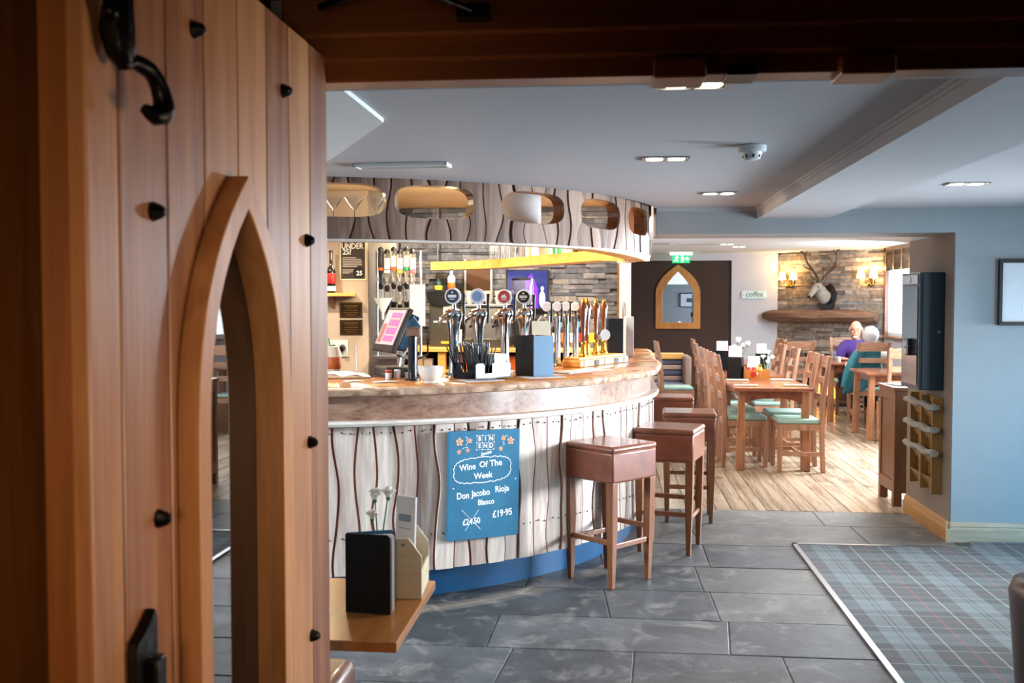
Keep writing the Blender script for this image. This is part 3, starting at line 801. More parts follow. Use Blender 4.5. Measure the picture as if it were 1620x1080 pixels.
# ------------------------------------------------------------------ canopy
can = thing('bar_canopy', 'curved timber canopy with oval cut-outs hung over the bar', 'canopy', (CX, CY, 0))
def arcpt(s, R): return (R*cos(radians(s)), R*sin(radians(s)))
cs = [-78.4, -75.82, -73.07, -70.45, -68.22, -65.6, -62.58, -60.36, -57.7, -54.74, -52.24, -50.05, -47.43, -44.4, -42.16, -39.51, -36.78, -34.12, -32.09, -29.3, -26.81, -23.22, -19.44, -15.73, -11.65, -8.5, -5.6, -2.5, 0.5, 3.5, 6.5, 9.5, 12.5, 15.5, 18, 20.5]
x = cs[0]; lefts = []
while x > -140: x -= rr.uniform(2.3, 3.2); lefts.append(x)
cs = lefts[::-1]+cs
m = wavy_boards(cs, 2.198, 1.866, 2.42, 0.020, 12, nz=26, amp=1.7, gap=0.13, pth=arcpt)
cboards = m.build('boards', FASC, can, ang=35)
rows = []
for i in range(121):
    s = lerp(cs[0], cs[-1], i/120)
    rows.append([(*arcpt(s, R), z) for R, z in ((2.12, 1.868), (2.12, 2.42), (2.190, 2.42), (2.190, 1.868))])
cback = MB().sweep(rows).build('backing', STOOLW, can)
rows = []
for i in range(121):
    s = lerp(cs[0], cs[-1], i/120)
    rows.append([(*arcpt(s, R), z) for R, z in ((2.115, 1.856), (2.115, 1.868), (2.204, 1.868), (2.204, 1.856))])
MB().sweep(rows).build('bottom_lip', LEDGE, can)
m = MB()
for a, hw in ((-74.4, 5.9), (-61.8, 5.65), (-46.2, 5.65), (-31.3, 5.75), (-16.5, 5.75), (-1.5, 5.75), (-88.5, 5.75), (-102, 5.75)):
    zc, hh = 2.063, 0.085; P = []
    for i in range(32):
        t = 2*pi*i/32; c, s_ = cos(t), sin(t)
        P.append((a+hw*(abs(c)**0.55)*(1 if c > 0 else -1), zc+hh*(abs(s_)**0.72)*(1 if s_ > 0 else -1)))
    m.prism(P, lambda q, z: (*arcpt(q, 2.0), z), lambda q, z: (*arcpt(q, 2.3), z))
cut = m.build('cutter', FASC, can, smooth=False)
for o in (cboards, cback):
    bo = o.modifiers.new('cut', 'BOOLEAN'); bo.object = cut; bo.solver = 'EXACT'; bo.operation = 'DIFFERENCE'
bpy.context.view_layer.update()
for o in (cboards, cback): baked(o)
bpy.data.objects.remove(cut)
# golden hanging shelf: a crescent sweeping round the back of the canopy
def spline(P, n):
    out = []
    for i in range(len(P)-1):
        p0, p1, p2, p3 = P[max(i-1, 0)], P[i], P[i+1], P[min(i+2, len(P)-1)]
        for k in range(n):
            t = k/n
            out.append(tuple(0.5*((2*b)+(c-a)*t+(2*a-5*b+4*c-d)*t*t+(3*b-a-3*c+d)*t**3) for a, b, c, d in zip(p0, p1, p2, p3)))
    out.append(tuple(P[-1])); return out
outp = [(-0.12, 5.72), (0.12, 6.02), (0.275, 6.38), (0.29, 6.62), (0.17, 7.06), (-0.06, 7.42), (-0.55, 8.22), (-1.10, 8.95), (-1.62, 9.22)]
inp = [(-0.14, 5.70), (0.02, 6.02), (0.085, 6.38), (0.07, 6.66), (-0.05, 7.02), (-0.22, 7.34), (-0.66, 8.06), (-1.16, 8.78), (-1.64, 9.12)]
def clampR(P, r):
    out = []
    for x_, y_ in P:
        d = hypot(x_-CX, y_-CY); k = min(1, r/d); out.append((CX+(x_-CX)*k, CY+(y_-CY)*k))
    return out
SO, SI = clampR(spline(outp, 8), 2.205), clampR(spline(inp, 8), 2.09)
hs = thing('hanging_shelf', 'golden curved shelf hung inside the canopy above the back bar', 'shelf', (0, 0, 0))
rows = []
for i, ((xo, yo), (xi, yi)) in enumerate(zip(SO, SI)):
    j = 0.012*mnoise.noise(Vector((i*0.55, 0, 0)))
    q = min(1, max(0, (i-22)/14.0)); q = q*q*(3-2*q); g_ = min(1, i/20.0)
    zb, zt = lerp(lerp(1.860, 1.822, g_), 1.85, q), lerp(lerp(1.8645, 1.855, g_), 1.925, q)
    rows.append([(xi, yi, zb), (xi, yi, zt), (lerp(xi, xo, .9), lerp(yi, yo, .9), zt), (xo+j, yo+j, zt-.001), (xo+j, yo+j, zb-0.001), (lerp(xi, xo, .9), lerp(yi, yo, .9), zb-0.003)])
MB().sweep(rows).build('shelf_board', SHELFW, hs, ang=40)
for px, py in ((-1.60, 9.16), (-0.95, 8.62), (-0.42, 7.80)): MB().cyl((px, py, 1.92), (px, py, 2.44), 0.008, n=8).build('hanger_rod', STEEL, hs)
# steel drum and wine glasses seen through the oval cut-outs
du = thing('extractor_drum', 'pale steel drum behind the third oval cut-out of the canopy', 'extractor', (-0.60, 6.35, 2.02))
MB().lathe([(0.15, 0.0), (0.16, 0.005), (0.16, 0.42)], n=40).build('drum', PLAS, du)
# ------------------------------------------------------------------ glassware and bottles (makers)
def bottle_parts(root, h, r, glassm, labelm=None, capm=None, neck=0.30, n=14, lab=(0.18, 0.48), inv=False):
    """a bottle standing on its base, local z up"""
    nr = r*0.36; hb = h*(1-neck)*0.86
    m = MB().lathe([(r*0.9, 0), (r, 0.006), (r, hb), (r*0.86, hb+(h*0.07)), (nr*1.1, h*(1-neck)+h*0.06), (nr, h*0.80), (nr, h*0.955), (nr*1.15, h*0.958), (nr*1.15, h*0.97)], n=n)
    g = m.build('glass_body', glassm, root)
    if labelm: MB().lathe([(r+0.0008, h*lab[0]), (r+0.0012, h*lab[0]+0.001), (r+0.0012, h*lab[1]), (r+0.0008, h*lab[1]+0.001)], n=n).build('label', labelm, root)
    if capm: MB().lathe([(nr*1.22, h*0.955), (nr*1.22, h), (nr*0.9, h+0.002)], n=n).build('cap', capm, root)
    return root
def tumbler(name, label, cat, loc, h=0.12, r=0.035, mat=GLASS, group=None):
    o = MB().lathe([(r*0.82, 0), (r, h), (r-0.003, h), (r*0.82-0.003, 0.008), (0.001, 0.008)], n=14).build(name, mat, loc=loc)
    return tag(o, label, cat, group)
# wine glasses on the ledge behind the first oval
gl = thing('glass_shelf', 'narrow inner shelf carrying glasses behind the first oval cut-out', 'shelf', (-1.38, 5.25, 1.962))
MB().box(-0.25, 0.25, -0.03, 0.09, 0, 0.014).build('board', SHELFW, gl, smooth=False)
GW = glass('wine_glass'); gpos = [(-1.49, 5.28), (-1.38, 5.30), (-1.27, 5.34)]
g0 = None
for i, (gx, gy) in enumerate(gpos):
    lab = ['left', 'middle', 'right'][i]+' stemmed glass of three behind the first oval cut-out'
    if g0 is None:
        g0 = thing('cocktail_glass', lab, 'glass', (gx, gy, 1.976), group='stemmed glasses behind the first oval')
        MB().lathe([(0.03, 0), (0.03, 0.003), (0.005, 0.006), (0.004, 0.07)], n=14).build('stem', PLAS, g0)
        MB().lathe([(0.004, 0.07), (0.055, 0.145), (0.053, 0.145), (0.003, 0.074)], n=16).build('bowl', GW, g0)
    else: dup(g0, (gx, gy, 1.976), label=lab)

# jars and glasses on the hanging shelf
def on_shelf(t, f=0.5):
    i = t*(len(SO)-1); k = int(i); fr_ = i-k; k2 = min(k+1, len(SO)-1)
    xo, yo = lerp(SO[k][0], SO[k2][0], fr_), lerp(SO[k][1], SO[k2][1], fr_)
    xi, yi = lerp(SI[k][0], SI[k2][0], fr_), lerp(SI[k][1], SI[k2][1], fr_)
    return (lerp(xi, xo, f), lerp(yi, yo, f), 1.926)
def jar(label, loc, r, h, bodym, lidm, name='storage_jar', cat='jar', group='jars on the hanging shelf'):
    t = thing(name, label, cat, loc, group=group)
    MB().lathe([(r*0.95, 0), (r, 0.004), (r, h*0.8), (r*0.8, h*0.86), (r*0.8, h*0.9)], n=16).build('body', bodym, t)
    MB().lathe([(r*0.86, h*0.88), (r*0.86, h), (r*0.8, h+0.002)], n=16).build('lid', lidm, t)
    return t
for i, t in enumerate((0.855, 0.842, 0.829, 0.816, 0.803)):
    tumbler('half_pint_glass', ['first', 'second', 'third', 'fourth', 'fifth'][i]+' from the left of five clear tumblers on the hanging shelf', 'glass', on_shelf(t, 0.5), 0.125, 0.025, group='tumblers on the hanging shelf')
jar('clear jar with a red lid on the hanging shelf', on_shelf(0.782, .5), 0.033, 0.135, GLASS, RED)
jar('white jar next to the red-lidded jar on the hanging shelf', on_shelf(0.7655, .5), 0.034, 0.14, CREAM, WHITE)
jar('tall white tub on the hanging shelf left of the grey tub', on_shelf(0.7515, .5), 0.032, 0.15, WHITE, CREAM)
jar('wide grey tub with a dark lid on the hanging shelf', on_shelf(0.7285, .5), 0.058, 0.11, plain('grey_tub', '#8d8378', 0.5), BLACK)
jar('green plastic pot on the hanging shelf', on_shelf(0.703, .5), 0.04, 0.12, GREEN, GREEN)
for i, (t, bm_) in enumerate(((0.6865, WHITE), (0.676, WHITE), (0.665, DKBOT), (0.653, AMBER), (0.641, DKBOT), (0.627, CREAM))):
    r = thing('shelf_bottle', ['white bottle just right of the green pot on the hanging shelf', 'second white bottle right of the green pot on the hanging shelf', 'dark bottle beside the white bottles on the hanging shelf',
              'amber bottle between two dark bottles on the hanging shelf', 'dark bottle right of the amber bottle on the hanging shelf', 'cream bottle at the right end of the hanging shelf'][i], 'bottle', on_shelf(t, .55), group='bottles on the hanging shelf')
    bottle_parts(r, 0.17, 0.024, bm_, None, BLACK, n=10)

# ------------------------------------------------------------------ partition with the poster
pw = struct(MB().box(-2.75, -1.925, 7.80, 7.92, 0, 2.44).build('wall_partition', PAINTW, smooth=False, bevel=0.004))
struct(MB().box(-1.925, -1.70, 7.84, 7.92, 0, 2.44).build('wall_partition_steel', STEEL, smooth=False))
def wallrect(x0, x1, z0, z1, yw): return thing, ((x0+x1)/2, yw, (z0+z1)/2), x1-x0, z1-z0
po = thing('notice_poster', 'black and white age-check notice on the plaster wall behind the bar', 'poster', (-2.043, 7.80, 1.886))
MB().box(-0.108, 0.108, -0.006, 0, -0.157, 0.157).build('frame', CREAM, po, smooth=False)
PDK = plain('poster_black', '#2a2422', 0.5)
MB().box(-0.098, 0.098, -0.0068, -0.004, -0.147, 0.147).build('sheet', PDK, po, smooth=False)
text('UNDER', 0.062, WHITE, po, (-0.005, -0.0074, 0.112), RX, bold=0.0015, sx=0.86); text('25?', 0.062, WHITE, po, (-0.048, -0.0074, 0.066), RX, bold=0.0015, sx=0.86)
m = MB()
for i, wv in enumerate((0.11, 0.15, 0.16, 0.155, 0.16, 0.12)): m.box(-0.085, -0.085+wv, -0.0076, -0.006, 0.018-i*0.014, 0.025-i*0.014)
for i, wv in enumerate((0.09, 0.10, 0.085, 0.06)): m.box(-0.085, -0.085+wv, -0.0074, -0.006, -0.076-i*0.009, -0.072-i*0.009)
m.build('small_print', plain('poster_print', '#b8b0aa', 0.6), po, smooth=False)
MB().lathe([(0.046, 0), (0.046, 0.0008)], (0.045, -0.0072, -0.098), 24, (0, -1, 0)).build('roundel', BLACK, po, smooth=False)
text('25', 0.05, WHITE, po, (0.052, -0.0086, -0.103), RX, bold=0.0015)
for nm, zc, lab in (('wall_plaque', 1.490, 'upper of two dark brass-edged plaques on the plaster wall'), ('wall_plaque', 1.352, 'lower of two dark brass-edged plaques on the plaster wall')):
    pl = thing(nm, lab, 'plaque', (-2.062, 7.80, zc), group='plaques behind the bar')
    MB().box(-0.092, 0.092, -0.006, 0, -0.062, 0.062).build('plate', plain('plaque_dark', '#2a1d12', 0.35, 0.3), pl, smooth=False, bevel=0.002)
    m = MB(); t = 0.0035
    for b in ((-0.085, 0.085, 0.052, 0.055), (-0.085, 0.085, -0.055, -0.052), (-0.085, -0.082, -0.055, 0.055), (0.082, 0.085, -0.055, 0.055)): m.box(b[0], b[1], -0.0072, -0.005, b[2], b[3])
    m.build('border_line', BRASS, pl, smooth=False)
    m = MB()
    for i, (wv, hh) in enumerate(((0.06, .009), (0.045, .005), (0.055, .006), (0.06, .005), (0.04, .005))): m.box(-wv, wv, -0.0072, -0.005, 0.038-i*0.018-hh, 0.038-i*0.018)
    m.build('raised_lines', BRASS, pl, smooth=False)
sh = thing('wall_shelf', 'small wooden shelf under a beer bottle on the plaster wall', 'shelf', (-2.16, 7.80, 1.60))
MB().box(-0.16, 0.135, -0.13, 0, 0, 0.026).build('board', SHELFW, sh, smooth=False, bevel=0.002)
MB().extr_x([(-0.10, 0), (0, 0), (0, -0.10)], -0.05, -0.03).build('bracket', TLEG, sh, smooth=False)
b = thing('beer_bottle', 'dark beer bottle standing on the small wall shelf', 'bottle', (-2.205, 7.735, 1.626))
bottle_parts(b, 0.335, 0.035, DKBOT, WHITE, BLACK, neck=0.42, n=18, lab=(0.05, 0.16))
MB().lathe([(0.0358, 0.075), (0.0362, 0.076), (0.0362, 0.155), (0.0358, 0.156)], n=18).build('label', RED, b)
sk = thing('wall_socket', 'white double socket with two black plugs on the plaster wall', 'socket', (-2.16, 7.80, 1.19))
MB().box(-0.075, 0.075, -0.012, 0, -0.075, 0.06).build('plate', PLAS, sk, smooth=False, bevel=0.004)
for xx in (-0.045, 0.03): MB().lathe([(0.026, 0), (0.028, 0.02), (0.022, 0.05), (0.01, 0.055)], (xx, -0.012, 0), 12, (0, -1, -0.15)).build('plug', BLACK, sk)

# ------------------------------------------------------------------ optics rack
ox, oy = -1.72, 7.70
op = thing('optics_rack', 'steel optics rail with upturned spirit bottles by the steel panel', 'optics rack', (ox, oy, 0))
m = MB(); m.box(-0.14, 0.24, 0.06, 0.085, 1.54, 1.57); m.box(-0.14, 0.24, 0.06, 0.085, 1.72, 1.75)
m.cyl((-0.125, 0.075, 1.13), (-0.125, 0.075, 1.96), 0.010, n=8); m.cyl((0.225, 0.075, 1.13), (0.225, 0.075, 1.96), 0.010, n=8)
m.build('rail', STEEL, op, smooth=False)
m = MB(); m.box(-0.15, 0.26, -0.04, 0.12, 1.11, 1.13); m.build('foot_plate', STEEL, op, smooth=False)
specs = [(-0.09, BLACK, ORG, 'black-labelled'), (-0.005, GLASS, WHITE, 'white-labelled'), (0.075, GLASS, ORG, 'orange-labelled'), (0.15, GLASS, YEL, 'yellow-labelled'), (0.225, GLASS, GREEN, 'green-labelled'), (0.295, GLASS, PINK, 'pink-labelled')]
for i, (dx, bm_, lm, lab) in enumerate(specs):
    t = thing('spirit_bottle', lab+' spirit bottle hanging upside down in the optics rail', 'bottle', (ox+(-0.07+i*0.051), oy-0.02-0.012*(i % 2), 1.955-0.02*(i % 2)), group='upturned bottles in the optics rail')
    h = 0.25; r = 0.0235
    MB().lathe([(0.012, -h), (0.013, -h*0.8), (r, -h*0.62), (r, -0.012), (r*0.9, 0), (r*0.55, 0.012), (r*0.5, 0.014)], n=14).build('glass_body', bm_, t)
    MB().lathe([(r+0.0008, -h*0.5), (r+0.0012, -h*0.5+.001), (r+0.0012, -0.04), (r+0.0008, -0.039)], n=14).build('label', WHITE if i else PDK, t)
    MB().lathe([(r*0.95, -0.004), (r*0.95, 0.016), (r*0.3, 0.03)], n=14).build('base_cap', BLACK, t)
    MB().lathe([(r+0.001, -h*0.62), (r+0.0016, -h*0.62+.002), (r+0.0016, -h*0.54), (r+0.001, -h*0.53)], n=14).build('band', lm, t)
    d = thing('spirit_optic', 'clear measuring optic under the '+lab+' spirit bottle', 'optic', (ox+(-0.07+i*0.051), oy-0.02-0.012*(i % 2), 1.705-0.02*(i % 2)), group='measuring optics')
    MB().lathe([(0.010, 0.0), (0.022, -0.01), (0.020, -0.03), (0.012, -0.05)], n=12).build('collar', BLACK, d)
    MB().lathe([(0.016, -0.05), (0.020, -0.06), (0.020, -0.13), (0.010, -0.15)], n=12).build('measure', GLASS, d)
    m = MB(); m.box(-0.017, 0.017, -0.012, 0.012, -0.19, -0.15); m.cyl((0, 0, -0.19), (0, 0, -0.215), 0.006, n=8); m.box(-0.004, 0.004, -0.035, 0.0, -0.185, -0.165)
    m.build('lever', IRON, d, smooth=False)
fun = thing('steel_funnel', 'pale upside-down cone funnel left of the optics', 'funnel', (-1.745, 7.55, 1.42))
MB().lathe([(0.008, 0.0), (0.01, 0.05), (0.07, 0.16), (0.072, 0.165), (0.068, 0.165), (0.006, 0.05)], n=20).build('cone', PLAS, fun)
MB().cyl((0, 0, 0.03), (0, 0.16, 0.03), 0.006, n=6).build('peg', STEEL, fun)
pp = tag(MB().box(-0.06, 0.06, -0.003, 0.003, -0.16, 0.16).build('pinned_sheet', CREAM, smooth=False, loc=(-1.485, 7.60, 1.53)), 'plain cream sheet hanging right of the optics', 'paper')

# ------------------------------------------------------------------ back bar unit against the stone wall
bb = thing('back_bar_unit', 'golden wooden back bar shelving against the grey stone', 'shelving', (-1.0, 8.95, 0))
m = MB()
m.box(-0.95, 1.0, -0.30, 0.33, 1.115, 1.15)
m.build('worktop', SHELFW, bb, smooth=False, bevel=0.004)
for xx in (-0.93, -0.48, -0.04, 0.40, 0.84): MB().box(xx-0.035, xx+0.035, -0.28, -0.20, 0.12, 1.115).build('post', SHELFW, bb, smooth=False, bevel=0.004)
MB().box(-0.95, 1.0, -0.26, 0.33, 0.93, 0.955).build('shelf', SHELFW, bb, smooth=False, bevel=0.003)
MB().box(-0.95, 1.0, -0.26, 0.33, 0.0, 0.12).build('plinth', BLACK, bb, smooth=False)
MB().box(-0.95, 1.0, 0.29, 0.33, 0.12, 1.115).build('back_panel', DARK, bb, smooth=False)
k = 0
for i, (dx, sz, mt, lab) in enumerate(((-0.72, .05, CREAM, 'cream box beside the left post on the lower back bar shelf'), (-0.30, .055, ORG, 'orange carton on the lower back bar shelf'), (-0.19, .05, YEL, 'yellow carton next to the orange carton on the back bar shelf'),
                                  (-0.62, .04, WHITE, 'small white tub by the cream box on the back bar shelf'), (0.15, .05, ORG, 'orange carton behind the straws on the back bar shelf'), (0.28, .045, WHITE, 'white carton behind the black menu stand on the back bar shelf'))):
    h = sz*2.4
    o = MB().box(-sz, sz, -sz*0.7, sz*0.7, 0, h).build('carton', mt, smooth=False, bevel=0.003, loc=(-1.0+dx, 8.80, 0.956))
    tag(o, lab, 'carton')
# fridge / coffee machine, bottles and jars on the worktop
cm = thing('coffee_machine', 'tall grey drinks machine with a curved dark head at the left of the back bar', 'coffee machine', (-1.50, 8.95, 1.15))
GREYM = plain('machine_grey', '#4e4c46', 0.35, 0.5)
MB().box(-0.13, 0.13, -0.06, 0.16, 0, 0.48).build('body', GREYM, cm, smooth=False, bevel=0.012)
m = MB(); P = [(-0.15, 0.0), (0.15, 0.0)]+[(0.15*cos(radians(a)), -0.075*sin(radians(a))) for a in range(0, 181, 15)]
m.extr_y([(x, z+0.44) for x, z in P[2:]]+[(-0.15, 0.50), (0.15, 0.50)][::1], -0.075, -0.05)
m.build('dark_visor', BLACK, cm, smooth=False)
MB().box(0.0, 0.10, -0.066, -0.06, 0.26, 0.42).build('label_sheet', CREAM, cm, smooth=False)
MB().box(-0.02, 0.05, -0.066, -0.06, 0.03, 0.05).build('yellow_sticker', YEL, cm, smooth=False)
MB().box(-0.09, 0.05, -0.066, -0.06, 0.22, 0.235).build('vent_slot', PLAS, cm, smooth=False)
for lx, hh, bm_, cap, lab in ((-1.72, 0.13, plain('dark_green', '#10352a', 0.4), BLACK, 'small dark green tub on top of the drinks machine'), (-1.60, 0.20, WHITE, BLACK, 'white pump bottle on top of the drinks machine')):
    t = thing('small_bottle', lab, 'bottle', (lx+0.16, 8.98, 1.652)); bottle_parts(t, hh, 0.035, bm_, YEL if hh < .15 else ORG, cap, n=12, lab=(0.1, 0.4))
hop = thing('coffee_grinder', 'coffee grinder with a clear bean hopper in front of the screen', 'coffee grinder', (-0.775, 8.86, 1.15))
MB().box(-0.075, 0.075, -0.09, 0.09, 0, 0.30).build('body', BLACK, hop, smooth=False, bevel=0.01)
MB().lathe([(0.035, 0.30), (0.05, 0.33), (0.092, 0.42), (0.098, 0.52), (0.10, 0.60), (0.096, 0.60), (0.09, 0.43), (0.045, 0.335)], n=24).build('hopper', GLASS, hop)
MB().lathe([(0.04, 0.335), (0.084, 0.43), (0.088, 0.47), (0.001, 0.48)], n=24).build('coffee_beans', AMBER, hop)
MB().lathe([(0.102, 0.60), (0.102, 0.612), (0.03, 0.625)], n=24).build('lid', BLACK, hop)
tv = thing('wall_screen_television', 'television showing purple and blue pictures on the stone wall', 'television', (-0.77, 9.27, 1.66))
MB().box(-0.20, 0.20, -0.02, 0.03, -0.18, 0.20).build('case', BLACK, tv, smooth=False, bevel=0.006)
SCRP = plain('screen_purple', '#5a1fa8', 0.3, emit='#6a22c8', estr=0.8); SCRB = plain('screen_blue', '#101d52', 0.3, emit='#13236a', estr=0.6)
MB().box(-0.185, 0.185, -0.0215, -0.02, -0.165, 0.185).build('screen', SCRB, tv, smooth=False)
MB().extr_y([(-0.02, -0.165), (0.10, -0.165), (0.10, 0.02), (0.04, 0.16), (-0.02, 0.10)], -0.0225, -0.0212).build('picture', SCRP, tv, smooth=False)
SCRW = plain('screen_white', '#d8d0ff', 0.3, emit='#c8c0f0', estr=0.8)
for xx in (0.045, 0.14):
    m = MB(); m.sphere((xx, -0.0232, 0.02), 0.02, (0.8, 0.08, 1.1), 10); m.sphere((xx, -0.0232, -0.08), 0.05, (0.6, 0.03, 1.6), 10); m.build('picture', SCRW, tv)
hb = thing('service_hatch', 'brown hatch panel with pale frame in the stone wall', 'hatch', (-1.23, 9.29, 1.75))
MB().box(-0.115, 0.115, -0.02, 0.02, -0.20, 0.20).build('panel', plain('hatch_brown', '#5a3a1c', 0.6), hb, smooth=False)
for xx in (-0.125, 0.12): MB().box(xx-0.008, xx+0.008, -0.025, 0.02, -0.20, 0.20).build('frame', TRIMW, hb, smooth=False)
# a row of bottles, mugs and tubs on the worktop
items = [(-1.33, .16, .03, WHITE, None, 'white cup stack beside the drinks machine on the back bar')]
for x_, h_, r_, mt, _c, lab in items: tumbler('back_bar_cup', lab, 'cup', (x_, 8.70, 1.151), h_, r_, mt)
bots = [(-0.62, AMBER, WHITE), (-0.56, GLASS, PINK), (-0.48, DKBOT, CREAM), (-0.40, AMBER, ORG), (-0.32, GLASS, WHITE), (-0.24, DKBOT, RED), (-0.16, GLASS, YEL)]
words = ['amber bottle with a white label right of the coffee grinder',
         'clear bottle with a pink label right of the coffee grinder', 'dark bottle with a cream label on the right of the back bar', 'amber bottle with an orange label on the back bar', 'clear bottle with a white label on the back bar', 'dark bottle with a red label on the back bar', 'clear bottle with a yellow label at the right end of the back bar']
for (x_, bm_, lm), lab in zip(bots, words):
    t = thing('back_bar_bottle', lab, 'bottle', (x_, 8.83, 1.151), group='bottles on the back bar worktop'); bottle_parts(t, 0.27, 0.034, bm_, lm, BLACK, n=12)

# espresso machine with cups on its top, behind the beer founts
em = thing('espresso_machine', 'steel espresso machine behind the beer founts with cups stacked on top', 'espresso machine', (-1.10, 9.0, 1.151))
MB().box(-0.2, 0.2, -0.16, 0.18, 0.08, 0.36).build('body', STEEL, em, smooth=False, bevel=0.012)
MB().box(-0.2, 0.2, -0.24, 0.18, 0, 0.08).build('drip_base', GREYM, em, smooth=False, bevel=0.006)
MB().box(-0.21, 0.21, -0.20, 0.18, 0.36, 0.385).build('cup_rail', STEEL, em, smooth=False, bevel=0.004)
for xx in (-0.1, 0.1):
    m = MB(); m.cyl((xx, -0.20, 0.19), (xx, -0.20, 0.26), 0.035, n=16); m.cyl((xx, -0.20, 0.205), (xx-0.02, -0.36, 0.19), 0.012, n=10); m.build('group_handle', BLACK, em)
place = ['left end', 'left of the middle', 'middle', 'right of the middle', 'right end']
e0 = None
for i in range(5):
    lab = 'cream cup stack on the '+place[i]+' of the espresso machine'
    lc = (-1.268+i*0.087, 8.95+0.02*(i % 2), 1.5365)
    if e0 is None:
        e0 = thing('coffee_cup_stack', lab, 'cup', lc, group='cups on the espresso machine')
        MB().lathe([(0.026, 0), (0.042, 0.06), (0.040, 0.06), (0.022, 0.006)], n=18).build('cup', CERAM, e0)
        MB().lathe([(0.026, 0.055), (0.042, 0.12), (0.040, 0.12), (0.022, 0.062)], n=18).build('cup', CERAM, e0)
    else: dup(e0, lc, label=lab)
# ================================================================== on the bar top
ZT = 1.131
def beer_tap(loc, rz, label, badge, marks):
    t = thing('beer_tap', label, 'beer tap', loc, rz, group='chrome beer founts along the bar')
    m = MB()
    m.lathe([(0.05, 0), (0.05, 0.006), (0.038, 0.012), (0.030, 0.04), (0.027, 0.10), (0.027, 0.20), (0.032, 0.27), (0.042, 0.315), (0.052, 0.34), (0.054, 0.36), (0.045, 0.378), (0.02, 0.385)], n=24)
    m.build('column', CHROME, t)
    MB().tube([(0, -0.02, 0.345), (-0.03, -0.045, 0.342), (-0.06, -0.05, 0.325), (-0.07, -0.05, 0.295)], [0.026, 0.022, 0.015, 0.010], 12).build('spout', CHROME, t)
    MB().lathe([(0.014, 0.38), (0.010, 0.42), (0.010, 0.43)], n=12).build('stalk', CHROME, t)
    MB().lathe([(0.044, -0.008), (0.046, -0.006), (0.046, 0.008), (0.040, 0.012)], (0, -0.015, 0.455), 28, (0, -1, 0)).build('badge_rim', WHITE, t)
    bd = MB().lathe([(0.037, 0.011), (0.037, 0.0135)], (0, -0.015, 0.455), 28, (0, -1, 0)).build('badge', badge, t, smooth=False)
    m = MB()
    if marks == 'band':
        m.box(-0.024, 0.024, -0.031, -0.028, 0.447, 0.463); m.box(-0.014, 0.014, -0.031, -0.028, 0.436, 0.441); m.sphere((0, -0.029, 0.476), 0.006, (1, .2, 1), 8)
    elif marks == 'peak':
        m.extr_y([(-0.02, 0.446), (0.02, 0.446), (0.006, 0.472), (-0.002, 0.462), (-0.008, 0.47)], -0.031, -0.028); m.box(-0.016, 0.016, -0.031, -0.028, 0.434, 0.439)
    else:
        m.box(-0.018, 0.018, -0.031, -0.028, 0.452, 0.462); m.box(-0.012, 0.012, -0.031, -0.028, 0.440, 0.445); m.lathe([(0.030, 0.0142), (0.028, 0.0146)], (0, -0.015, 0.455), 20, (0, -1, 0))
    m.build('badge_emblem', WHITE if marks != 'ring' else plain('badge_pale_blue', '#6f8fc0', 0.4), t, smooth=False)
    m = MB(); m.tube([(0.062, -0.02, 0.30), (0.066, -0.022, 0.36), (0.064, -0.02, 0.40), (0.066, -0.02, 0.47)], [0.006, 0.010, 0.009, 0.011], 8); m.cyl((0.02, -0.01, 0.40), (0.066, -0.02, 0.40), 0.006, n=8)
    m.build('lever_handle', BLACK, t)
    return t
NAVYB = plain('badge_navy', '#141a3c', 0.35); REDB = plain('badge_red', '#c2332b', 0.35); PALEB = plain('badge_pale', '#c5d3ea', 0.35)
beer_tap((-0.872, 5.52, ZT), -0.15, 'chrome beer fount with a navy badge, nearest of the row', NAVYB, 'band')
beer_tap((-0.767, 5.775, ZT), -0.15, 'chrome beer fount with a pale blue badge behind the straw caddy', PALEB, 'ring')
beer_tap((-0.640, 6.04, ZT), -0.10, 'chrome beer fount with a red badge', REDB, 'peak')
beer_tap((-0.535, 6.20, ZT), -0.10, 'chrome beer fount with a black badge behind the black menu stand', BLACK, 'band')
# slimmer founts further round
def slim_tap(loc, rz, label):
    t = thing('slim_beer_tap', label, 'beer tap', loc, rz, group='slim chrome founts by the hand pumps')
    MB().lathe([(0.045, 0), (0.045, 0.006), (0.024, 0.016), (0.020, 0.05), (0.022, 0.24), (0.030, 0.30), (0.032, 0.33), (0.015, 0.345)], n=20).build('column', CHROME, t)
    MB().tube([(0, 0, 0.32), (-0.03, -0.04, 0.32), (-0.045, -0.055, 0.30), (-0.045, -0.055, 0.265)], [0.016, 0.013, 0.010, 0.008], 10).build('spout', CHROME, t)
    m = MB(); m.cyl((0, -0.01, 0.335), (0.0, -0.02, 0.37), 0.006, n=8); m.tube([(0.03, -0.02, 0.29), (0.032, -0.02, 0.36), (0.03, -0.02, 0.41)], [0.005, 0.008, 0.008], 8); m.cyl((0, 0, 0.33), (0.031, -0.02, 0.335), 0.005, n=8)
    m.build('lever_handle', BLACK, t)
    MB().lathe([(0.030, -0.006), (0.032, 0), (0.028, 0.008)], (0, -0.02, 0.392), 20, (0, -1, 0)).build('badge', WHITE, t)
    return t
for (px, py), w_ in zip(((-0.405, 6.43), (-0.345, 6.56), (-0.295, 6.70), (-0.235, 6.80)), ('nearest slim chrome fount beside the black menu stand', 'second slim chrome fount beyond the black menu stand', 'third slim chrome fount beyond the black menu stand', 'slim chrome fount next to the wooden hand pumps')):
    slim_tap((px, py, ZT), -0.1, w_)
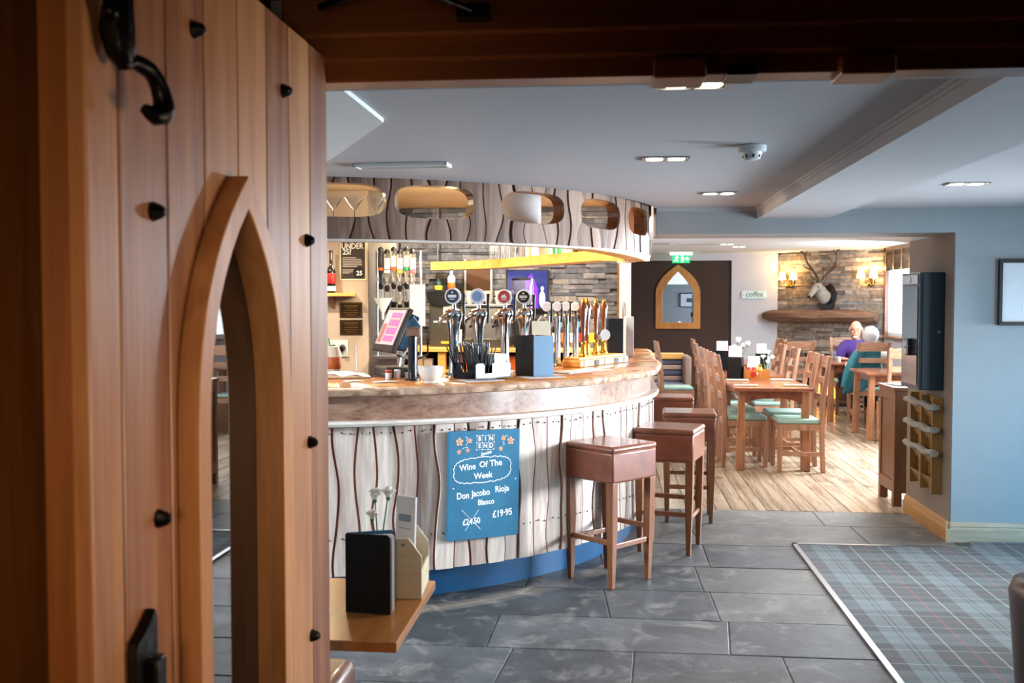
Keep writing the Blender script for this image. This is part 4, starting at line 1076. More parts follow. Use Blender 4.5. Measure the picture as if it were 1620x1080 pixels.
# hand pumps
def hand_pump(loc, rz, label, clip):
    t = thing('hand_pump', label, 'hand pump', loc, rz, group='wooden hand pumps')
    MB().lathe([(0.030, 0), (0.030, 0.012), (0.020, 0.02), (0.017, 0.07), (0.020, 0.085), (0.012, 0.10)], n=18).build('brass_base', BRASS, t)
    MB().lathe([(0.010, 0.095), (0.013, 0.10), (0.013, 0.15), (0.017, 0.22), (0.026, 0.31), (0.026, 0.335), (0.016, 0.355)], n=18).build('handle', wood('pump_handle_wood', '#5a2c10', '#8e4f22', 'Z', 14, 2, 0.18, 0.1, 0.03, coat=0.7) if 'pump_handle_wood' not in MATS else MATS['pump_handle_wood'], t)
    MB().lathe([(0.015, 0.352), (0.017, 0.36), (0.009, 0.372), (0.008, 0.382), (0.002, 0.388)], n=14).build('finial', BRASS, t)
    if clip: MB().lathe([(0.038, 0), (0.038, 0.006)], (0.0, -0.032, 0.13), 20, (0.2, -1, 0)).build('pump_clip', clip, t, smooth=False)
    return t
for (px, py), lab, cl in zip(((-0.175, 6.55), (-0.155, 6.72), (-0.098, 6.90), (-0.045, 7.06)), ('nearest wooden hand pump with gold finial', 'second wooden hand pump behind the nearest one', 'third wooden hand pump along the bar', 'farthest wooden hand pump with a white clip'), (None, None, None, PLAS)):
    hand_pump((px, py, ZT+0.062), 0.3, lab, cl)
pb_ = thing('pump_plinth', 'stepped golden wooden plinth under the hand pumps', 'plinth', (-0.16, 6.63, ZT), radians(64))
m = MB(); m.box(-0.21, 0.52, -0.07, 0.07, 0, 0.045); m.build('board', SHELFW, pb_, smooth=False, bevel=0.008)
MB().box(-0.20, 0.51, -0.055, 0.06, 0.045, 0.0615).build('upper_board', SHELFW, pb_, smooth=False, bevel=0.004)
for i in range(5): MB().box(-0.16+i*0.15, -0.10+i*0.15, -0.074, -0.070, 0.005, 0.04).build('price_tag', PLAS if i % 2 == 0 else NAVY, pb_, smooth=False)
# towel mats
for (px, py, rz, lab) in ((-0.40, 5.60, 0.62, 'pale grey bar mat along the counter edge by the black menu stand'), (-0.72, 5.32, 0.72, 'pale bar mat under the straw caddy'), (-0.20, 6.10, 1.0, 'grey bar mat along the counter edge by the hand pumps')):
    o = MB().box(-0.22 if 'hand' in lab else -0.12, 0.22 if 'hand' in lab else 0.12, -0.10, 0.05, 0, 0.004).build('bar_mat', plain('bar_mat_grey', '#b9bdc6', 0.85, nscale=90), smooth=False, loc=(px, py, ZT), rot=(0, 0, rz))
    tag(o, lab, 'bar mat')
# straw and napkin caddy
kd = thing('straw_caddy', 'black plastic caddy of straws and napkins on the bar', 'caddy', (-0.722, 5.318, ZT+0.0045), radians(50))
m = MB()
m.box(0, 0.265, 0, 0.185, 0, 0.006)
W2, H2 = 0.265, 0.085
prof = [(0, 0), (W2, 0), (W2, H2-.01), (W2-.01, H2), (0.20, H2), (0.19, H2-.01), (0.165, 0.055), (0.125, 0.055), (0.10, H2-.01), (0.09, H2), (0.055, H2), (0.048, H2-.01), (0.048, 0.03), (0.02, 0.03), (0.012, H2-.01), (0.008, H2), (0, H2)]
prof = [(0, 0), (W2, 0), (W2, H2-.012), (W2-.012, H2), (0.135, H2), (0.123, H2-.012), (0.123, 0.028), (0.068, 0.028), (0.068, H2-.012), (0.056, H2), (0.012, H2), (0, H2-.012)]
m.extr_y(prof, 0, 0.005); m.extr_y(prof, 0.18, 0.185)
sp2 = [(0, 0), (0.185, 0), (0.185, H2-.01), (0.175, H2), (0.125, H2), (0.117, H2-.01), (0.117, 0.035), (0.068, 0.035), (0.068, H2-.01), (0.06, H2), (0.01, H2), (0, H2-.01)]
m.extr_x(sp2, 0, 0.005); m.extr_x(sp2, W2-.005, W2); m.box(0.15, 0.154, 0, 0.185, 0, 0.07)
m.build('tray', plain('glossy_black_plastic', '#0c1522', 0.3, spec=0.3), kd, smooth=False)
m = MB(); r5 = random.Random(11)
for i in range(60):
    bx, by = r5.uniform(0.012, 0.14), r5.uniform(0.02, 0.165)
    m.cyl((bx, by, 0.007), (bx+(bx-0.09)*0.75+r5.uniform(-.012, .012), by+(by-0.09)*0.35+r5.uniform(-.012, .012), r5.uniform(0.165, 0.20)), 0.0036, n=6)
o = m.build('black_straws', BLACK, kd); o['kind'] = 'stuff'
MB().box(0.16, 0.25, 0.02, 0.16, 0.008, 0.13).build('napkins', WHITE, kd, smooth=False)
# white bowl
o = MB().lathe([(0.036, 0), (0.036, 0.010), (0.045, 0.018), (0.064, 0.048), (0.069, 0.085), (0.066, 0.085), (0.060, 0.048), (0.04, 0.022), (0.001, 0.02)], n=32).build('sugar_bowl', CERAM, loc=(-0.935, 5.14, ZT))
tag(o, 'small white footed bowl on the bar', 'bowl')
# black and blue menu stand on the bar
mb_ = thing('bar_menu_stand', 'black and blue folded menu stand on the bar', 'menu stand', (-0.425, 5.56, ZT), 0)
def menu_leaf(m, p0, p1, h, t=0.006, rad=0.012):
    d = (Vector(p1)-Vector(p0)); L_ = d.length; u = d/L_; nrm = Vector((-u.y, u.x))
    m.prism([(0, 0), (L_, 0), (L_, h-rad), (L_-rad, h), (rad*0.3, h), (0, h-rad*0.3)], lambda a, z: (p0[0]+u.x*a, p0[1]+u.y*a, z), lambda a, z: (p0[0]+u.x*a+nrm.x*t, p0[1]+u.y*a+nrm.y*t, z))
m = MB(); menu_leaf(m, (0, 0), (-0.115, 0.165), 0.232); m.build('black_cover', NAVY, mb_, smooth=False)
m = MB(); menu_leaf(m, (0, 0), (0.105, 0.095), 0.232, t=0.006); m.build('blue_cover', BLUEC, mb_, smooth=False)
m = MB(); menu_leaf(m, (0.102, 0.10), (-0.012, 0.255), 0.23); menu_leaf(m, (-0.112, 0.165), (-0.012, 0.255), 0.23); m.build('back_covers', NAVY, mb_, smooth=False)
cc_ = MB().box(-0.055, 0.055, -0.004, 0.004, 0, 0.31).build('leaning_card', CREAM, smooth=False, bevel=0.001, loc=(-0.405, 5.93, ZT), rot=(radians(-6), 0, radians(15)))
tag(cc_, 'cream card standing behind the black and blue menu stand on the bar', 'card')
# till: tilted touch screen on a bent stand
tl = thing('till', 'tilted touch-screen till with a blue back on the bar', 'till', (-1.22, 5.60, ZT), radians(-58))
MB().box(-0.10, 0.10, -0.10, 0.12, 0, 0.055).build('base', GREYM, tl, smooth=False, bevel=0.01)
MB().tube([(0.0, 0.03, 0.05), (0.0, 0.04, 0.10), (0.0, 0.05, 0.16), (0.0, 0.03, 0.20)], 0.018, 12).build('stand', CHROME, tl)
MT = Matrix.Translation((0.0, -0.02, 0.262)) @ Matrix.Rotation(radians(-24), 4, 'X')
m = MB(); m.box(-0.17, 0.17, -0.016, 0.016, -0.135, 0.135, MT); m.build('bezel', plain('till_bezel', '#3a2f2c', 0.4), tl, smooth=False, bevel=0.008)
m = MB(); m.box(-0.15, 0.15, -0.0175, -0.016, -0.095, 0.118, MT); m.build('screen', plain('till_screen', '#b9afb0', 0.25, emit='#b8a6ac', estr=0.35), tl, smooth=False)
m = MB(); m.box(-0.055, 0.115, -0.0185, -0.017, -0.075, 0.10, MT); m.build('screen_panel', plain('till_screen_pink', '#b86a98', 0.3, emit='#c070a4', estr=0.4), tl, smooth=False)
m = MB(); m.box(-0.135, -0.075, -0.0185, -0.017, -0.085, 0.03, MT); m.build('screen_panel', plain('till_screen_red', '#a06a60', 0.3, emit='#a86c60', estr=0.3), tl, smooth=False)
m = MB()
for i in range(3): m.box(-0.045, 0.105, -0.0192, -0.018, 0.06-i*0.05, 0.066-i*0.05, MT)
m.build('screen_lines', plain('till_lines', '#dcc6a0', 0.3, emit='#dcc6a0', estr=0.4), tl, smooth=False)
m = MB(); m.box(-0.15, 0.15, 0.014, 0.075, -0.10, 0.115, MT); m.box(-0.12, 0.12, 0.07, 0.115, -0.06, 0.08, MT); m.build('back_case', BLUEC, tl, smooth=False, bevel=0.012)
MB().tube([(0.02, 0.0, 0.12), (0.0, 0.10, 0.08), (0.06, 0.17, 0.12), (0.12, 0.15, 0.22)], 0.005, 8).build('cable', BLACK, tl)
# black post with a bark top
ps = thing('queue_post', 'black cylindrical post with a small wooden sign on the bar', 'post', (-1.06, 5.29, ZT))
MB().lathe([(0.045, 0), (0.045, 0.004), (0.027, 0.008), (0.026, 0.235), (0.022, 0.24)], n=24).build('post', plain('gloss_black', '#0a141c', 0.15, coat=0.6), ps)
MB().box(-0.035, 0.04, -0.01, 0.014, 0.235, 0.288).build('wooden_sign', LOGW, ps, smooth=False, bevel=0.004)
m = MB(); m.extr_y([(-0.035, 0.29), (0.005, 0.345), (0.045, 0.29), (0.033, 0.29), (0.005, 0.328), (-0.023, 0.29)], -0.008, 0.012); m.build('roof', BLUEC, ps, smooth=False)
# receipts, card and small things left of the till
for i, (px, py, s_, rz, mt, lab) in enumerate(((-1.50, 5.46, .16, .3, WHITE, 'crumpled white cloth on the left end of the bar'), (-1.36, 5.18, .05, .9, WHITE, 'white paper slip on the counter in front of the till'), (-1.18, 5.14, .06, .5, PLAS, 'folded receipt near the counter edge by the black post'))):
    m = MB(); n = 8; g = []
    for a in range(n+1):
        for b_ in range(n+1):
            hx, hy = (a/n-.5)*s_*2, (b_/n-.5)*s_*1.1
            amp_ = 0.035 if i == 0 else 0.004
            g.append(m.bm.verts.new((hx, hy, 0.003+amp_*(0.5+0.5*mnoise.noise(Vector((hx*14+i, hy*14, 0.3))))*(1-((a/n-.5)*2)**4))))
    for a in range(n):
        for b_ in range(n): m.bm.faces.new((g[a*(n+1)+b_], g[(a+1)*(n+1)+b_], g[(a+1)*(n+1)+b_+1], g[a*(n+1)+b_+1]))
    o = m.build('bar_cloth' if i == 0 else 'paper_slip', mt, loc=(px, py, ZT), rot=(0, 0, rz)); tag(o, lab, 'cloth' if i == 0 else 'paper')
    so = o.modifiers.new('th', 'SOLIDIFY'); so.thickness = 0.002
sb_ = thing('snack_jar', 'patterned jar with a green straw by the left end of the bar', 'jar', (-1.62, 5.72, ZT))
MB().lathe([(0.04, 0), (0.045, 0.01), (0.045, 0.12), (0.035, 0.15), (0.035, 0.16)], n=18).build('body', CREAM, sb_)
MB().lathe([(0.0455, 0.03), (0.046, 0.031), (0.046, 0.10), (0.0455, 0.101)], n=18).build('label', ORG, sb_)
MB().cyl((0, 0, 0.10), (-0.03, 0, 0.21), 0.004, n=8).build('straw', GREEN, sb_)
wr = tag(MB().cyl((0, 0, 0), (0, 0, 0.17), 0.004, n=8).build('white_stirrer', WHITE, loc=(-1.45, 5.60, ZT)), 'thin white stick standing on the bar left of the till', 'stick')
for px, py, mt, lab in ((-1.17, 5.40, WHITE, 'small white pot between the till and the black post'), (-1.12, 5.45, NAVY, 'small navy pot behind the black post'), (-1.21, 5.36, RED, 'small red-topped pot beside the till base')):
    t = thing('condiment_pot', lab, 'pot', (px, py, ZT)); MB().lathe([(0.016, 0), (0.018, 0.003), (0.018, 0.035)], n=14).build('body', WHITE, t); MB().lathe([(0.0185, 0.034), (0.0185, 0.046), (0.014, 0.05)], n=14).build('lid', mt, t)
# far end of the bar: dark box, glass rack
o = MB().box(-0.06, 0.06, -0.06, 0.06, 0, 0.30).build('till_box', BLACK, smooth=False, bevel=0.006, loc=(0.03, 7.62, ZT), rot=(0, 0, 0.2)); tag(o, 'tall black box at the far end of the bar past the hand pumps', 'box')
o = MB().box(-0.03, 0.03, -0.07, 0.07, 0, 0.31).build('blue_board', PLAS, smooth=False, bevel=0.004, loc=(0.145, 7.80, ZT), rot=(0, 0, 0.1)); tag(o, 'pale blue-white stand right of the tall black box on the bar', 'stand')

# ================================================================== bar stools
def bar_stool(loc, rz, label):
    t = thing('bar_stool', label, 'bar stool', loc, rz, group='brown leather bar stools')
    s = 0.185
    m = MB(); m.box(-s, s, -s, s, 0.575, 0.745); m.build('seat_skirt', LEATH, t, bevel=0.014, seg=3)
    m = MB()
    n = 10; g = []
    m.box(-s-0.003, s+0.003, -s-0.003, s+0.003, 0.738, 0.775)
    m.build('seat_cushion', LEATH, t, bevel=0.017, seg=4)
    for sx in (-1, 1):
        for sy in (-1, 1):
            m = MB(); m.taper((sx*0.152, sy*0.152, 0.013, 0.013), (sx*0.155, sy*0.155, 0.023, 0.023), 0, 0.34)
            m.taper((sx*0.155, sy*0.155, 0.023, 0.023), (sx*0.158, sy*0.158, 0.023, 0.023), 0.34, 0.58)
            bmesh.ops.remove_doubles(m.bm, verts=m.bm.verts, dist=0.0005)
            m.build('leg', STOOLW, t, smooth=False, bevel=0.003)
    for sgn in (-1, 1):
        z = 0.235 if sgn < 0 else 0.285
        MB().box(-0.15, 0.15, sgn*0.154-0.010, sgn*0.154+0.010, z, z+0.028).build('stretcher', STOOLW, t, smooth=False, bevel=0.003)
        z = 0.215
        MB().box(sgn*0.154-0.010, sgn*0.154+0.010, -0.15, 0.15, z, z+0.028).build('stretcher', STOOLW, t, smooth=False, bevel=0.003)
    return t
st0 = bar_stool((0.0, 5.57, 0.0015), radians(-41.5), 'brown leather bar stool nearest the doorway, beside the chalkboard')
dup(st0, (0.378, 6.31, 0.0015), radians(-16), 'second brown leather bar stool from the doorway, standing on the slate')
dup(st0, (0.565, 7.22, 0.0015), radians(-3), 'third brown leather bar stool, at the edge of the wooden floor')
dup(st0, (0.50, 8.38, 0.0015), radians(-2), 'farthest brown leather bar stool, half hidden by the bar')
# ================================================================== dining chairs and tables
def dining_chair(loc, rz, label, pad=None):
    """local: seat faces +x, back at -x"""
    t = thing('dining_chair', label, 'chair', loc, rz, group='ladder-back oak dining chairs')
    for sy in (-1, 1):
        m = MB(); rows = []
        for z, dx in ((0, -0.205), (0.20, -0.195), (0.45, -0.19), (0.62, -0.195), (0.80, -0.215), (0.95, -0.24), (1.06, -0.262)):
            hy = 0.019; hx = 0.021 if z < 0.9 else 0.017
            rows.append([(dx-hx, sy*0.185-hy, z), (dx+hx, sy*0.185-hy, z), (dx+hx, sy*0.185+hy, z), (dx-hx, sy*0.185+hy, z)])
        m.sweep(rows); m.build('back_leg', CHAIR, t, bevel=0.004, ang=30)
        m = MB(); m.taper((0.185, sy*0.19, 0.019, 0.019), (0.185, sy*0.19, 0.023, 0.023), 0, 0.44); m.build('front_leg', CHAIR, t, smooth=False, bevel=0.003)
        MB().box(-0.19, 0.18, sy*0.188-0.011, sy*0.188+0.011, 0.385, 0.44).build('seat_rail', CHAIR, t, smooth=False, bevel=0.002)
        MB().box(-0.19, 0.18, sy*0.188-0.009, sy*0.188+0.009, 0.15, 0.185).build('stretcher', CHAIR, t, smooth=False, bevel=0.002)
    MB().box(0.172, 0.196, -0.18, 0.18, 0.385, 0.44).build('seat_rail', CHAIRX, t, smooth=False, bevel=0.002)
    MB().box(-0.20, -0.178, -0.18, 0.18, 0.385, 0.44).build('seat_rail', CHAIRX, t, smooth=False, bevel=0.002)
    MB().box(-0.005, 0.013, -0.185, 0.185, 0.15, 0.18).build('stretcher', CHAIRX, t, smooth=False, bevel=0.002)
    for z0, z1, dx in ((0.945, 1.045, -0.25), (0.80, 0.86, -0.222), (0.64, 0.70, -0.20)):
        m = MB(); rows = []
        for i in range(9):
            y = lerp(-0.185, 0.185, i/8); c = 0.022*(1-(y/0.185)**2); up = 0.012*(1-(y/0.185)**2) if z0 > .9 else 0
            rows.append([(dx-0.009-c, y, z0), (dx+0.009-c, y, z0), (dx+0.004-c, y, z1+up), (dx-0.010-c, y, z1+up)])
        m.sweep(rows); m.build('back_slat', CHAIRX, t, ang=40, bevel=0.002)
    m = MB(); m.box(-0.175, 0.20, -0.195, 0.195, 0.44, 0.485)
    m.build('seat_pad', pad or GREENP, t, bevel=0.018, seg=4)
    return t
c0 = dining_chair((1.27, 9.69, 0.002), 0, 'oak dining chair tucked in on the left of the nearest table')
for (x_, y_, rz, lab) in (
    (1.265, 10.36, 0, 'second oak chair on the left of the nearest table, behind the first'),
    (1.26, 11.06, 0, 'oak chair on the left of the second table, near end'),
    (1.29, 12.30, 0, 'oak chair on the left of the second table, far end'),
    (1.37, 13.62, 0.0, 'oak chair left of the farthest table, in front of the brown screen'),
    (1.73, 9.44, pi, 'oak dining chair tucked in on the right of the nearest table'),
    (1.74, 10.06, pi, 'second oak chair on the right of the nearest table'),
    (1.74, 11.02, pi, 'oak chair on the right of the second table, near end'),
    (1.76, 11.95, pi, 'oak chair on the right of the second table, far end'),
    (2.34, 13.15, radians(100), 'tall-looking oak chair turned towards the stone wall, right of the far table'),
    (2.03, 13.62, pi+0.1, 'oak chair at the far table in front of the pale wall'),
    (0.84, 12.85, 0.05, 'oak chair standing alone beyond the bar end'),
    (3.19, 11.30, pi/2, 'oak chair drawn up to the small table beside the oak cabinet'),
    (3.25, 12.95, pi/2, 'oak chair under the white-haired person facing away'),
    (3.30, 14.22, -pi/2, 'oak chair under the person in the purple jumper'),
):
    dup(c0, (x_, y_, 0.002), rz, lab)

def dining_table(x0, x1, y0, y1, label, h=0.765):
    cx_, cy_ = (x0+x1)/2, (y0+y1)/2; hx, hy = (x1-x0)/2, (y1-y0)/2
    t = thing('dining_table', label, 'table', (cx_, cy_, 0.002), group='oak dining tables')
    m = MB(); m.box(-hx, hx, -hy, hy, h-0.032, h); m.build('table_top', TABLE, t, smooth=False, bevel=0.008, seg=3)
    for sx in (-1, 1):
        for sy in (-1, 1):
            m = MB(); px, py = sx*(hx-0.075), sy*(hy-0.085)
            m.taper((px+sx*0.012, py, 0.040, 0.040), (px, py, 0.030, 0.030), 0, h-0.03); m.build('leg', TLEG, t, smooth=False, bevel=0.004)
        L_ = hy-0.10
        P = [(-L_, h-0.032), (L_, h-0.032), (L_, h-0.14)]+[(L_*cos(pi*i/12)*0.86, h-0.14+0.045*sin(pi*i/12)) for i in range(13)]+[(-L_, h-0.14)]
        MB().extr_x(P, sx*(hx-0.075)-0.011, sx*(hx-0.075)+0.011).build('apron', TABLE, t, smooth=False)
    for sy in (-1, 1):
        L_ = hx-0.09
        P = [(-L_, h-0.032), (L_, h-0.032), (L_, h-0.145)]+[(L_*cos(pi*i/12)*0.84, h-0.145+0.045*sin(pi*i/12)) for i in range(13)]+[(-L_, h-0.145)]
        MB().extr_y(P, sy*(hy-0.085)-0.011, sy*(hy-0.085)+0.011).build('apron', BAND if False else TABLE, t, smooth=False)
    return t
dining_table(1.14, 1.86, 9.27, 10.56, 'nearest long oak dining table, with the red-fronted condiment box')
dining_table(1.15, 1.87, 10.85, 12.20, 'second oak dining table, directly behind the nearest one')
dining_table(1.32, 1.98, 13.0, 14.1, 'farthest oak dining table, in front of the brown screen')
dining_table(2.86, 3.52, 11.45, 12.28, 'small oak table between the oak cabinet and the seated pair')
dining_table(2.80, 3.62, 13.22, 13.86, 'oak table between the two seated people')
TZ = 0.768
# setting on the nearest table
def napkin(x_, y_, rz, lab):
    t = thing('napkin_roll', lab, 'napkin', (x_, y_, TZ), rz, group='rolled napkins with cutlery')
    MB().box(-0.11, 0.11, -0.032, 0.032, 0, 0.014).build('napkin', CREAM, t, bevel=0.006, seg=3)
    MB().cyl((-0.115, 0.0, 0.017), (0.09, 0.0, 0.017), 0.004, n=8).build('cutlery', STEEL, t)
napkin(1.27, 9.50, 0.0, 'rolled napkin at the near left corner of the nearest table')
napkin(1.73, 9.54, 0.0, 'rolled napkin at the near right corner of the nearest table')
napkin(1.27, 10.12, 0.0, 'rolled napkin at the left beside the black menu stand on the nearest table')
napkin(1.72, 10.20, 0.0, 'rolled napkin at the right beside the condiment box on the nearest table')
napkin(3.26, 11.62, 0.0, 'rolled napkin on the small table beside the oak cabinet')
def menu_box(x_, y_, rz, lab, w_=0.15, h_=0.225):
    t = thing('table_menu_stand', lab, 'menu stand', (x_, y_, TZ), rz, group='black table menu stands')
    m = MB(); m.box(-w_/2, w_/2, -0.05, -0.042, 0, h_); m.box(-w_/2, w_/2, 0.042, 0.05, 0, h_); m.box(w_/2-0.008, w_/2, -0.05, 0.05, 0, h_); m.box(-w_/2, -w_/2+.008, -0.05, 0.05, 0, h_)
    m.build('cover', NAVY, t, smooth=False, bevel=0.003)
    m = MB(); m.box(-w_/2+0.012, w_/2-0.012, -0.03, 0.0, 0.004, h_+0.11); m.build('menu_cards', WHITE, t, smooth=False)
    MB().box(-w_/2+0.012, w_/2-0.012, 0.008, 0.03, 0.004, h_+0.02).build('menu_cards', RED, t, smooth=False)
    return t
menu_box(1.285, 10.42, -0.35, 'black menu stand with white cards on the nearest table')
menu_box(1.73, 11.65, -0.2, 'black menu stand on the second table, behind the flowers', 0.13, 0.20)
menu_box(1.30, 11.75, -0.3, 'black menu stand with white cards at the left of the second table')
def flowers(x_, y_, z_, lab, heads, h=0.12):
    t = thing('flower_vase', lab, 'vase', (x_, y_, z_), group='small vases of white flowers')
    MB().lathe([(0.024, 0), (0.026, 0.004), (0.022, h*0.6), (0.016, h*0.85), (0.020, h), (0.017, h), (0.013, h*0.85), (0.019, h*0.55), (0.02, 0.012), (0.001, 0.01)], n=16).build('glass_vase', GLASS, t)
    for i, (hx, hy, hz, hr) in enumerate(heads):
        f = MB().tube([(0, 0, 0.015), (hx*0.3, hy*0.3, hz*0.5), (hx, hy, hz)], 0.0022, 6).build('stem', STEMG, t)
        m = MB(); q = random.Random(i*7+int(x_*100))
        for k in range(26):
            a = q.uniform(0, 6.28); el = q.uniform(0.0, 1.2); rr_ = hr*q.uniform(0.45, 0.85)
            c = Vector((hx+rr_*cos(a)*cos(el), hy+rr_*sin(a)*cos(el), hz+hr*0.15+rr_*0.75*sin(el)))
            R_ = Matrix.Rotation(a, 4, 'Z') @ Matrix.Rotation(-el+q.uniform(-.5, .5), 4, 'Y')
            m.sphere(c, hr*0.42, (0.9, 0.75, 0.22), 7, R_)
        m.lathe([(hr*0.2, -hr*0.55), (hr*0.55, 0), (hr*0.6, hr*0.15)], (hx, hy, hz), 8)
        m.build('flower_head', PETAL, f)
        MB().lathe([(hr*0.15, -hr*0.9), (hr*0.3, -hr*0.75), (hr*0.28, -hr*0.3)], (hx, hy, hz), 8).build('calyx', STEMG, f)
    return t
flowers(1.60, 10.46, TZ, 'vase of white flowers just behind the condiment box on the nearest table', [(-0.03, 0, 0.22, 0.028), (0.07, 0.01, 0.215, 0.028), (0.015, -0.02, 0.27, 0.03), (0.01, -0.03, 0.17, 0.026), (0.03, 0.03, 0.20, 0.026)], 0.14)
flowers(1.42, 11.30, TZ, 'vase of white flowers at the near end of the second table', [(0, 0, 0.36, 0.042), (0.06, 0.02, 0.30, 0.036), (0.11, 0.0, 0.32, 0.036), (-0.04, 0.02, 0.28, 0.034)], 0.18)
cd_ = thing('condiment_box', 'wooden condiment box with a red badge on the nearest table', 'condiment box', (1.487, 10.37, TZ))
m = MB(); m.box(-0.122, 0.122, -0.06, 0.06, 0, 0.01); m.box(-0.122, 0.122, -0.065, -0.055, 0, 0.095); m.box(-0.122, 0.122, 0.055, 0.065, 0, 0.095); m.box(-0.125, -0.113, -0.06, 0.06, 0, 0.13); m.box(0.113, 0.125, -0.06, 0.06, 0, 0.10)
m.build('box', PINE, cd_, smooth=False)
MB().lathe([(0.028, 0), (0.028, 0.004)], (-0.035, -0.065, 0.05), 18, (0, -1, 0)).build('red_badge', RED, cd_, smooth=False)
MB().box(0.0, 0.012, -0.068, -0.065, 0.05, 0.075).build('white_mark', WHITE, cd_, smooth=False)
for dx, bm_, cm_, lab in ((-0.075, RED, WHITE, 'red sauce jar in the condiment box, left'), (-0.02, RED, WHITE, 'red sauce jar in the middle of the condiment box'), (0.04, YEL, BRASS, 'yellow mustard jar in the condiment box')):
    t = thing('sauce_jar', lab, 'jar', (1.487+dx, 10.36, TZ+0.0105), group='jars in the condiment box')
    MB().lathe([(0.020, 0), (0.023, 0.004), (0.023, 0.10), (0.016, 0.115)], n=14).build('body', bm_, t); MB().lathe([(0.018, 0.112), (0.018, 0.142), (0.012, 0.146)], n=14).build('lid', cm_, t)
tag(MB().box(-0.06, 0.06, -0.012, 0.012, 0, 0.22).build('paper_napkins', WHITE, smooth=False, loc=(1.47, 10.405, TZ+0.0105)), 'white paper napkins standing in the condiment box', 'napkins')
tag(MB().box(-0.075, 0.075, -0.02, 0.02, 0, 0.17).build('patterned_carton', CREAM, smooth=False, loc=(1.42, 12.0, TZ), rot=(0, 0, -.1)), 'pale carton standing on the second table left of the menu stand', 'carton')
# glasses on the people's table
for gx, gy, hh, lab in ((2.90, 13.32, 0.15, 'tall clear glass at the left end of the table between the two people'), (2.98, 13.38, 0.075, 'short white cup beside the tall glass on the table between the two people')):
    tumbler('drinking_glass' if hh > .1 else 'teacup', lab, 'glass' if hh > .1 else 'cup', (gx, gy, TZ), hh, 0.036, GLASS if hh > .1 else CERAM)

# ------------------------------------------------------------------ bench
bn = thing('banquette', 'bench with a striped blue and beige back below the brown screen', 'bench', (0.0, 13.6, 0.002))
MB().box(0.12, 0.98, -0.30, 0.22, 0.0, 0.40).build('base', CABW, bn, smooth=False)
MB().box(0.12, 0.98, -0.32, 0.12, 0.40, 0.48).build('seat_cushion', BENCHF, bn, bevel=0.03, seg=3)
for i in range(4):
    MB().box(0.12, 0.98, 0.08, 0.20, 0.48+i*0.075, 0.55+i*0.075).build('back_cushion', BENCHF if i % 2 else BENCHL, bn, bevel=0.02, seg=3)
MB().box(0.12, 1.0, 0.05, 0.24, 0.78, 0.86).build('top_rail', SHELFW, bn, smooth=False, bevel=0.012)
MB().box(0.98, 1.07, -0.34, 0.24, 0.0, 0.84).build('end_panel', plain('bench_end_brown', '#8c766c', 0.8), bn, bevel=0.03, seg=3)

# ------------------------------------------------------------------ arch mirror
mi = thing('arch_mirror', 'pointed-arch mirror in a pine frame on the brown screen', 'mirror', (1.07, 16.05, 1.134))
def garch(hw, zs, top, p, n=14, zb=0.0):
    R_ = [(hw*(1-(i/n)**p), lerp(zs, top, i/n)) for i in range(n+1)]
    return [(hw, zb)]+R_+[(-a, b) for a, b in R_[::-1][1:]]+[(-hw, zb)]
po_ = garch(0.352, 0.55, 1.02, 2.1); pi_ = garch(0.243, 0.56, 0.91, 1.45, zb=0.10)
m = MB(); bm = m.bm
of = [bm.verts.new((x, -0.04, z)) for x, z in po_]; inn = [bm.verts.new((x, -0.04, z)) for x, z in pi_]
ob = [bm.verts.new((x, 0.0, z)) for x, z in po_]; ib = [bm.verts.new((x, 0.0, z)) for x, z in pi_]
n = len(of)
for i in range(n):
    j = (i+1) % n
    bm.faces.new((of[i], of[j], inn[j], inn[i])); bm.faces.new((ob[i], ob[j], of[j], of[i])); bm.faces.new((inn[i], inn[j], ib[j], ib[i]))
m.build('frame', PINE, mi, smooth=False, bevel=0.003)
MB().extr_y(pi_, -0.014, -0.006).build('mirror_glass', MIRROR, mi, smooth=False)
# ------------------------------------------------------------------ exit sign
ex = thing('exit_sign', 'lit green and white running-man exit sign under the far ceiling', 'exit sign', (1.093, 15.7, 2.10))
EXW = plain('exit_white_lit', '#eafff2', 0.4, emit='#d8ffe8', estr=2.2); EXG = plain('exit_green_lit', '#14a060', 0.4, emit='#10b060', estr=1.0)
MB().box(-0.17, 0.17, -0.03, 0.03, 0.19, 0.23).build('housing', EXW, ex, smooth=False, bevel=0.004)
MB().box(-0.135, 0.135, -0.012, 0.012, 0.065, 0.19).build('panel', EXG, ex, smooth=False)
m = MB(); Y_ = -0.0135
m.sphere((-0.065, Y_, 0.168), 0.012, (1, .1, 1), 10)
m.tube([(-0.068, Y_, 0.155), (-0.075, Y_, 0.125)], 0.010, 6); m.tube([(-0.075, Y_, 0.125), (-0.052, Y_, 0.112), (-0.06, Y_, 0.085)], 0.007, 6); m.tube([(-0.077, Y_, 0.125), (-0.09, Y_, 0.10), (-0.112, Y_, 0.095)], 0.007, 6)
m.tube([(-0.068, Y_, 0.15), (-0.045, Y_, 0.142), (-0.038, Y_, 0.155)], 0.005, 6); m.tube([(-0.07, Y_, 0.15), (-0.092, Y_, 0.145), (-0.098, Y_, 0.13)], 0.005, 6)
m.build('running_man', EXW, ex)
m = MB(); m.box(0.0, 0.035, Y_-0.002, Y_, 0.08, 0.18); m.build('doorway_symbol', EXW, ex, smooth=False)
m = MB(); m.extr_y([(0.055, 0.118), (0.085, 0.118), (0.085, 0.095), (0.122, 0.128), (0.085, 0.161), (0.085, 0.138), (0.055, 0.138)], Y_-0.002, Y_); m.build('arrow', EXW, ex, smooth=False)
m = MB(); m.cyl((-0.1, 0, 0.23), (-0.1, 0, 0.232), 0.01, n=8); m.build('fixing', STEEL, ex)
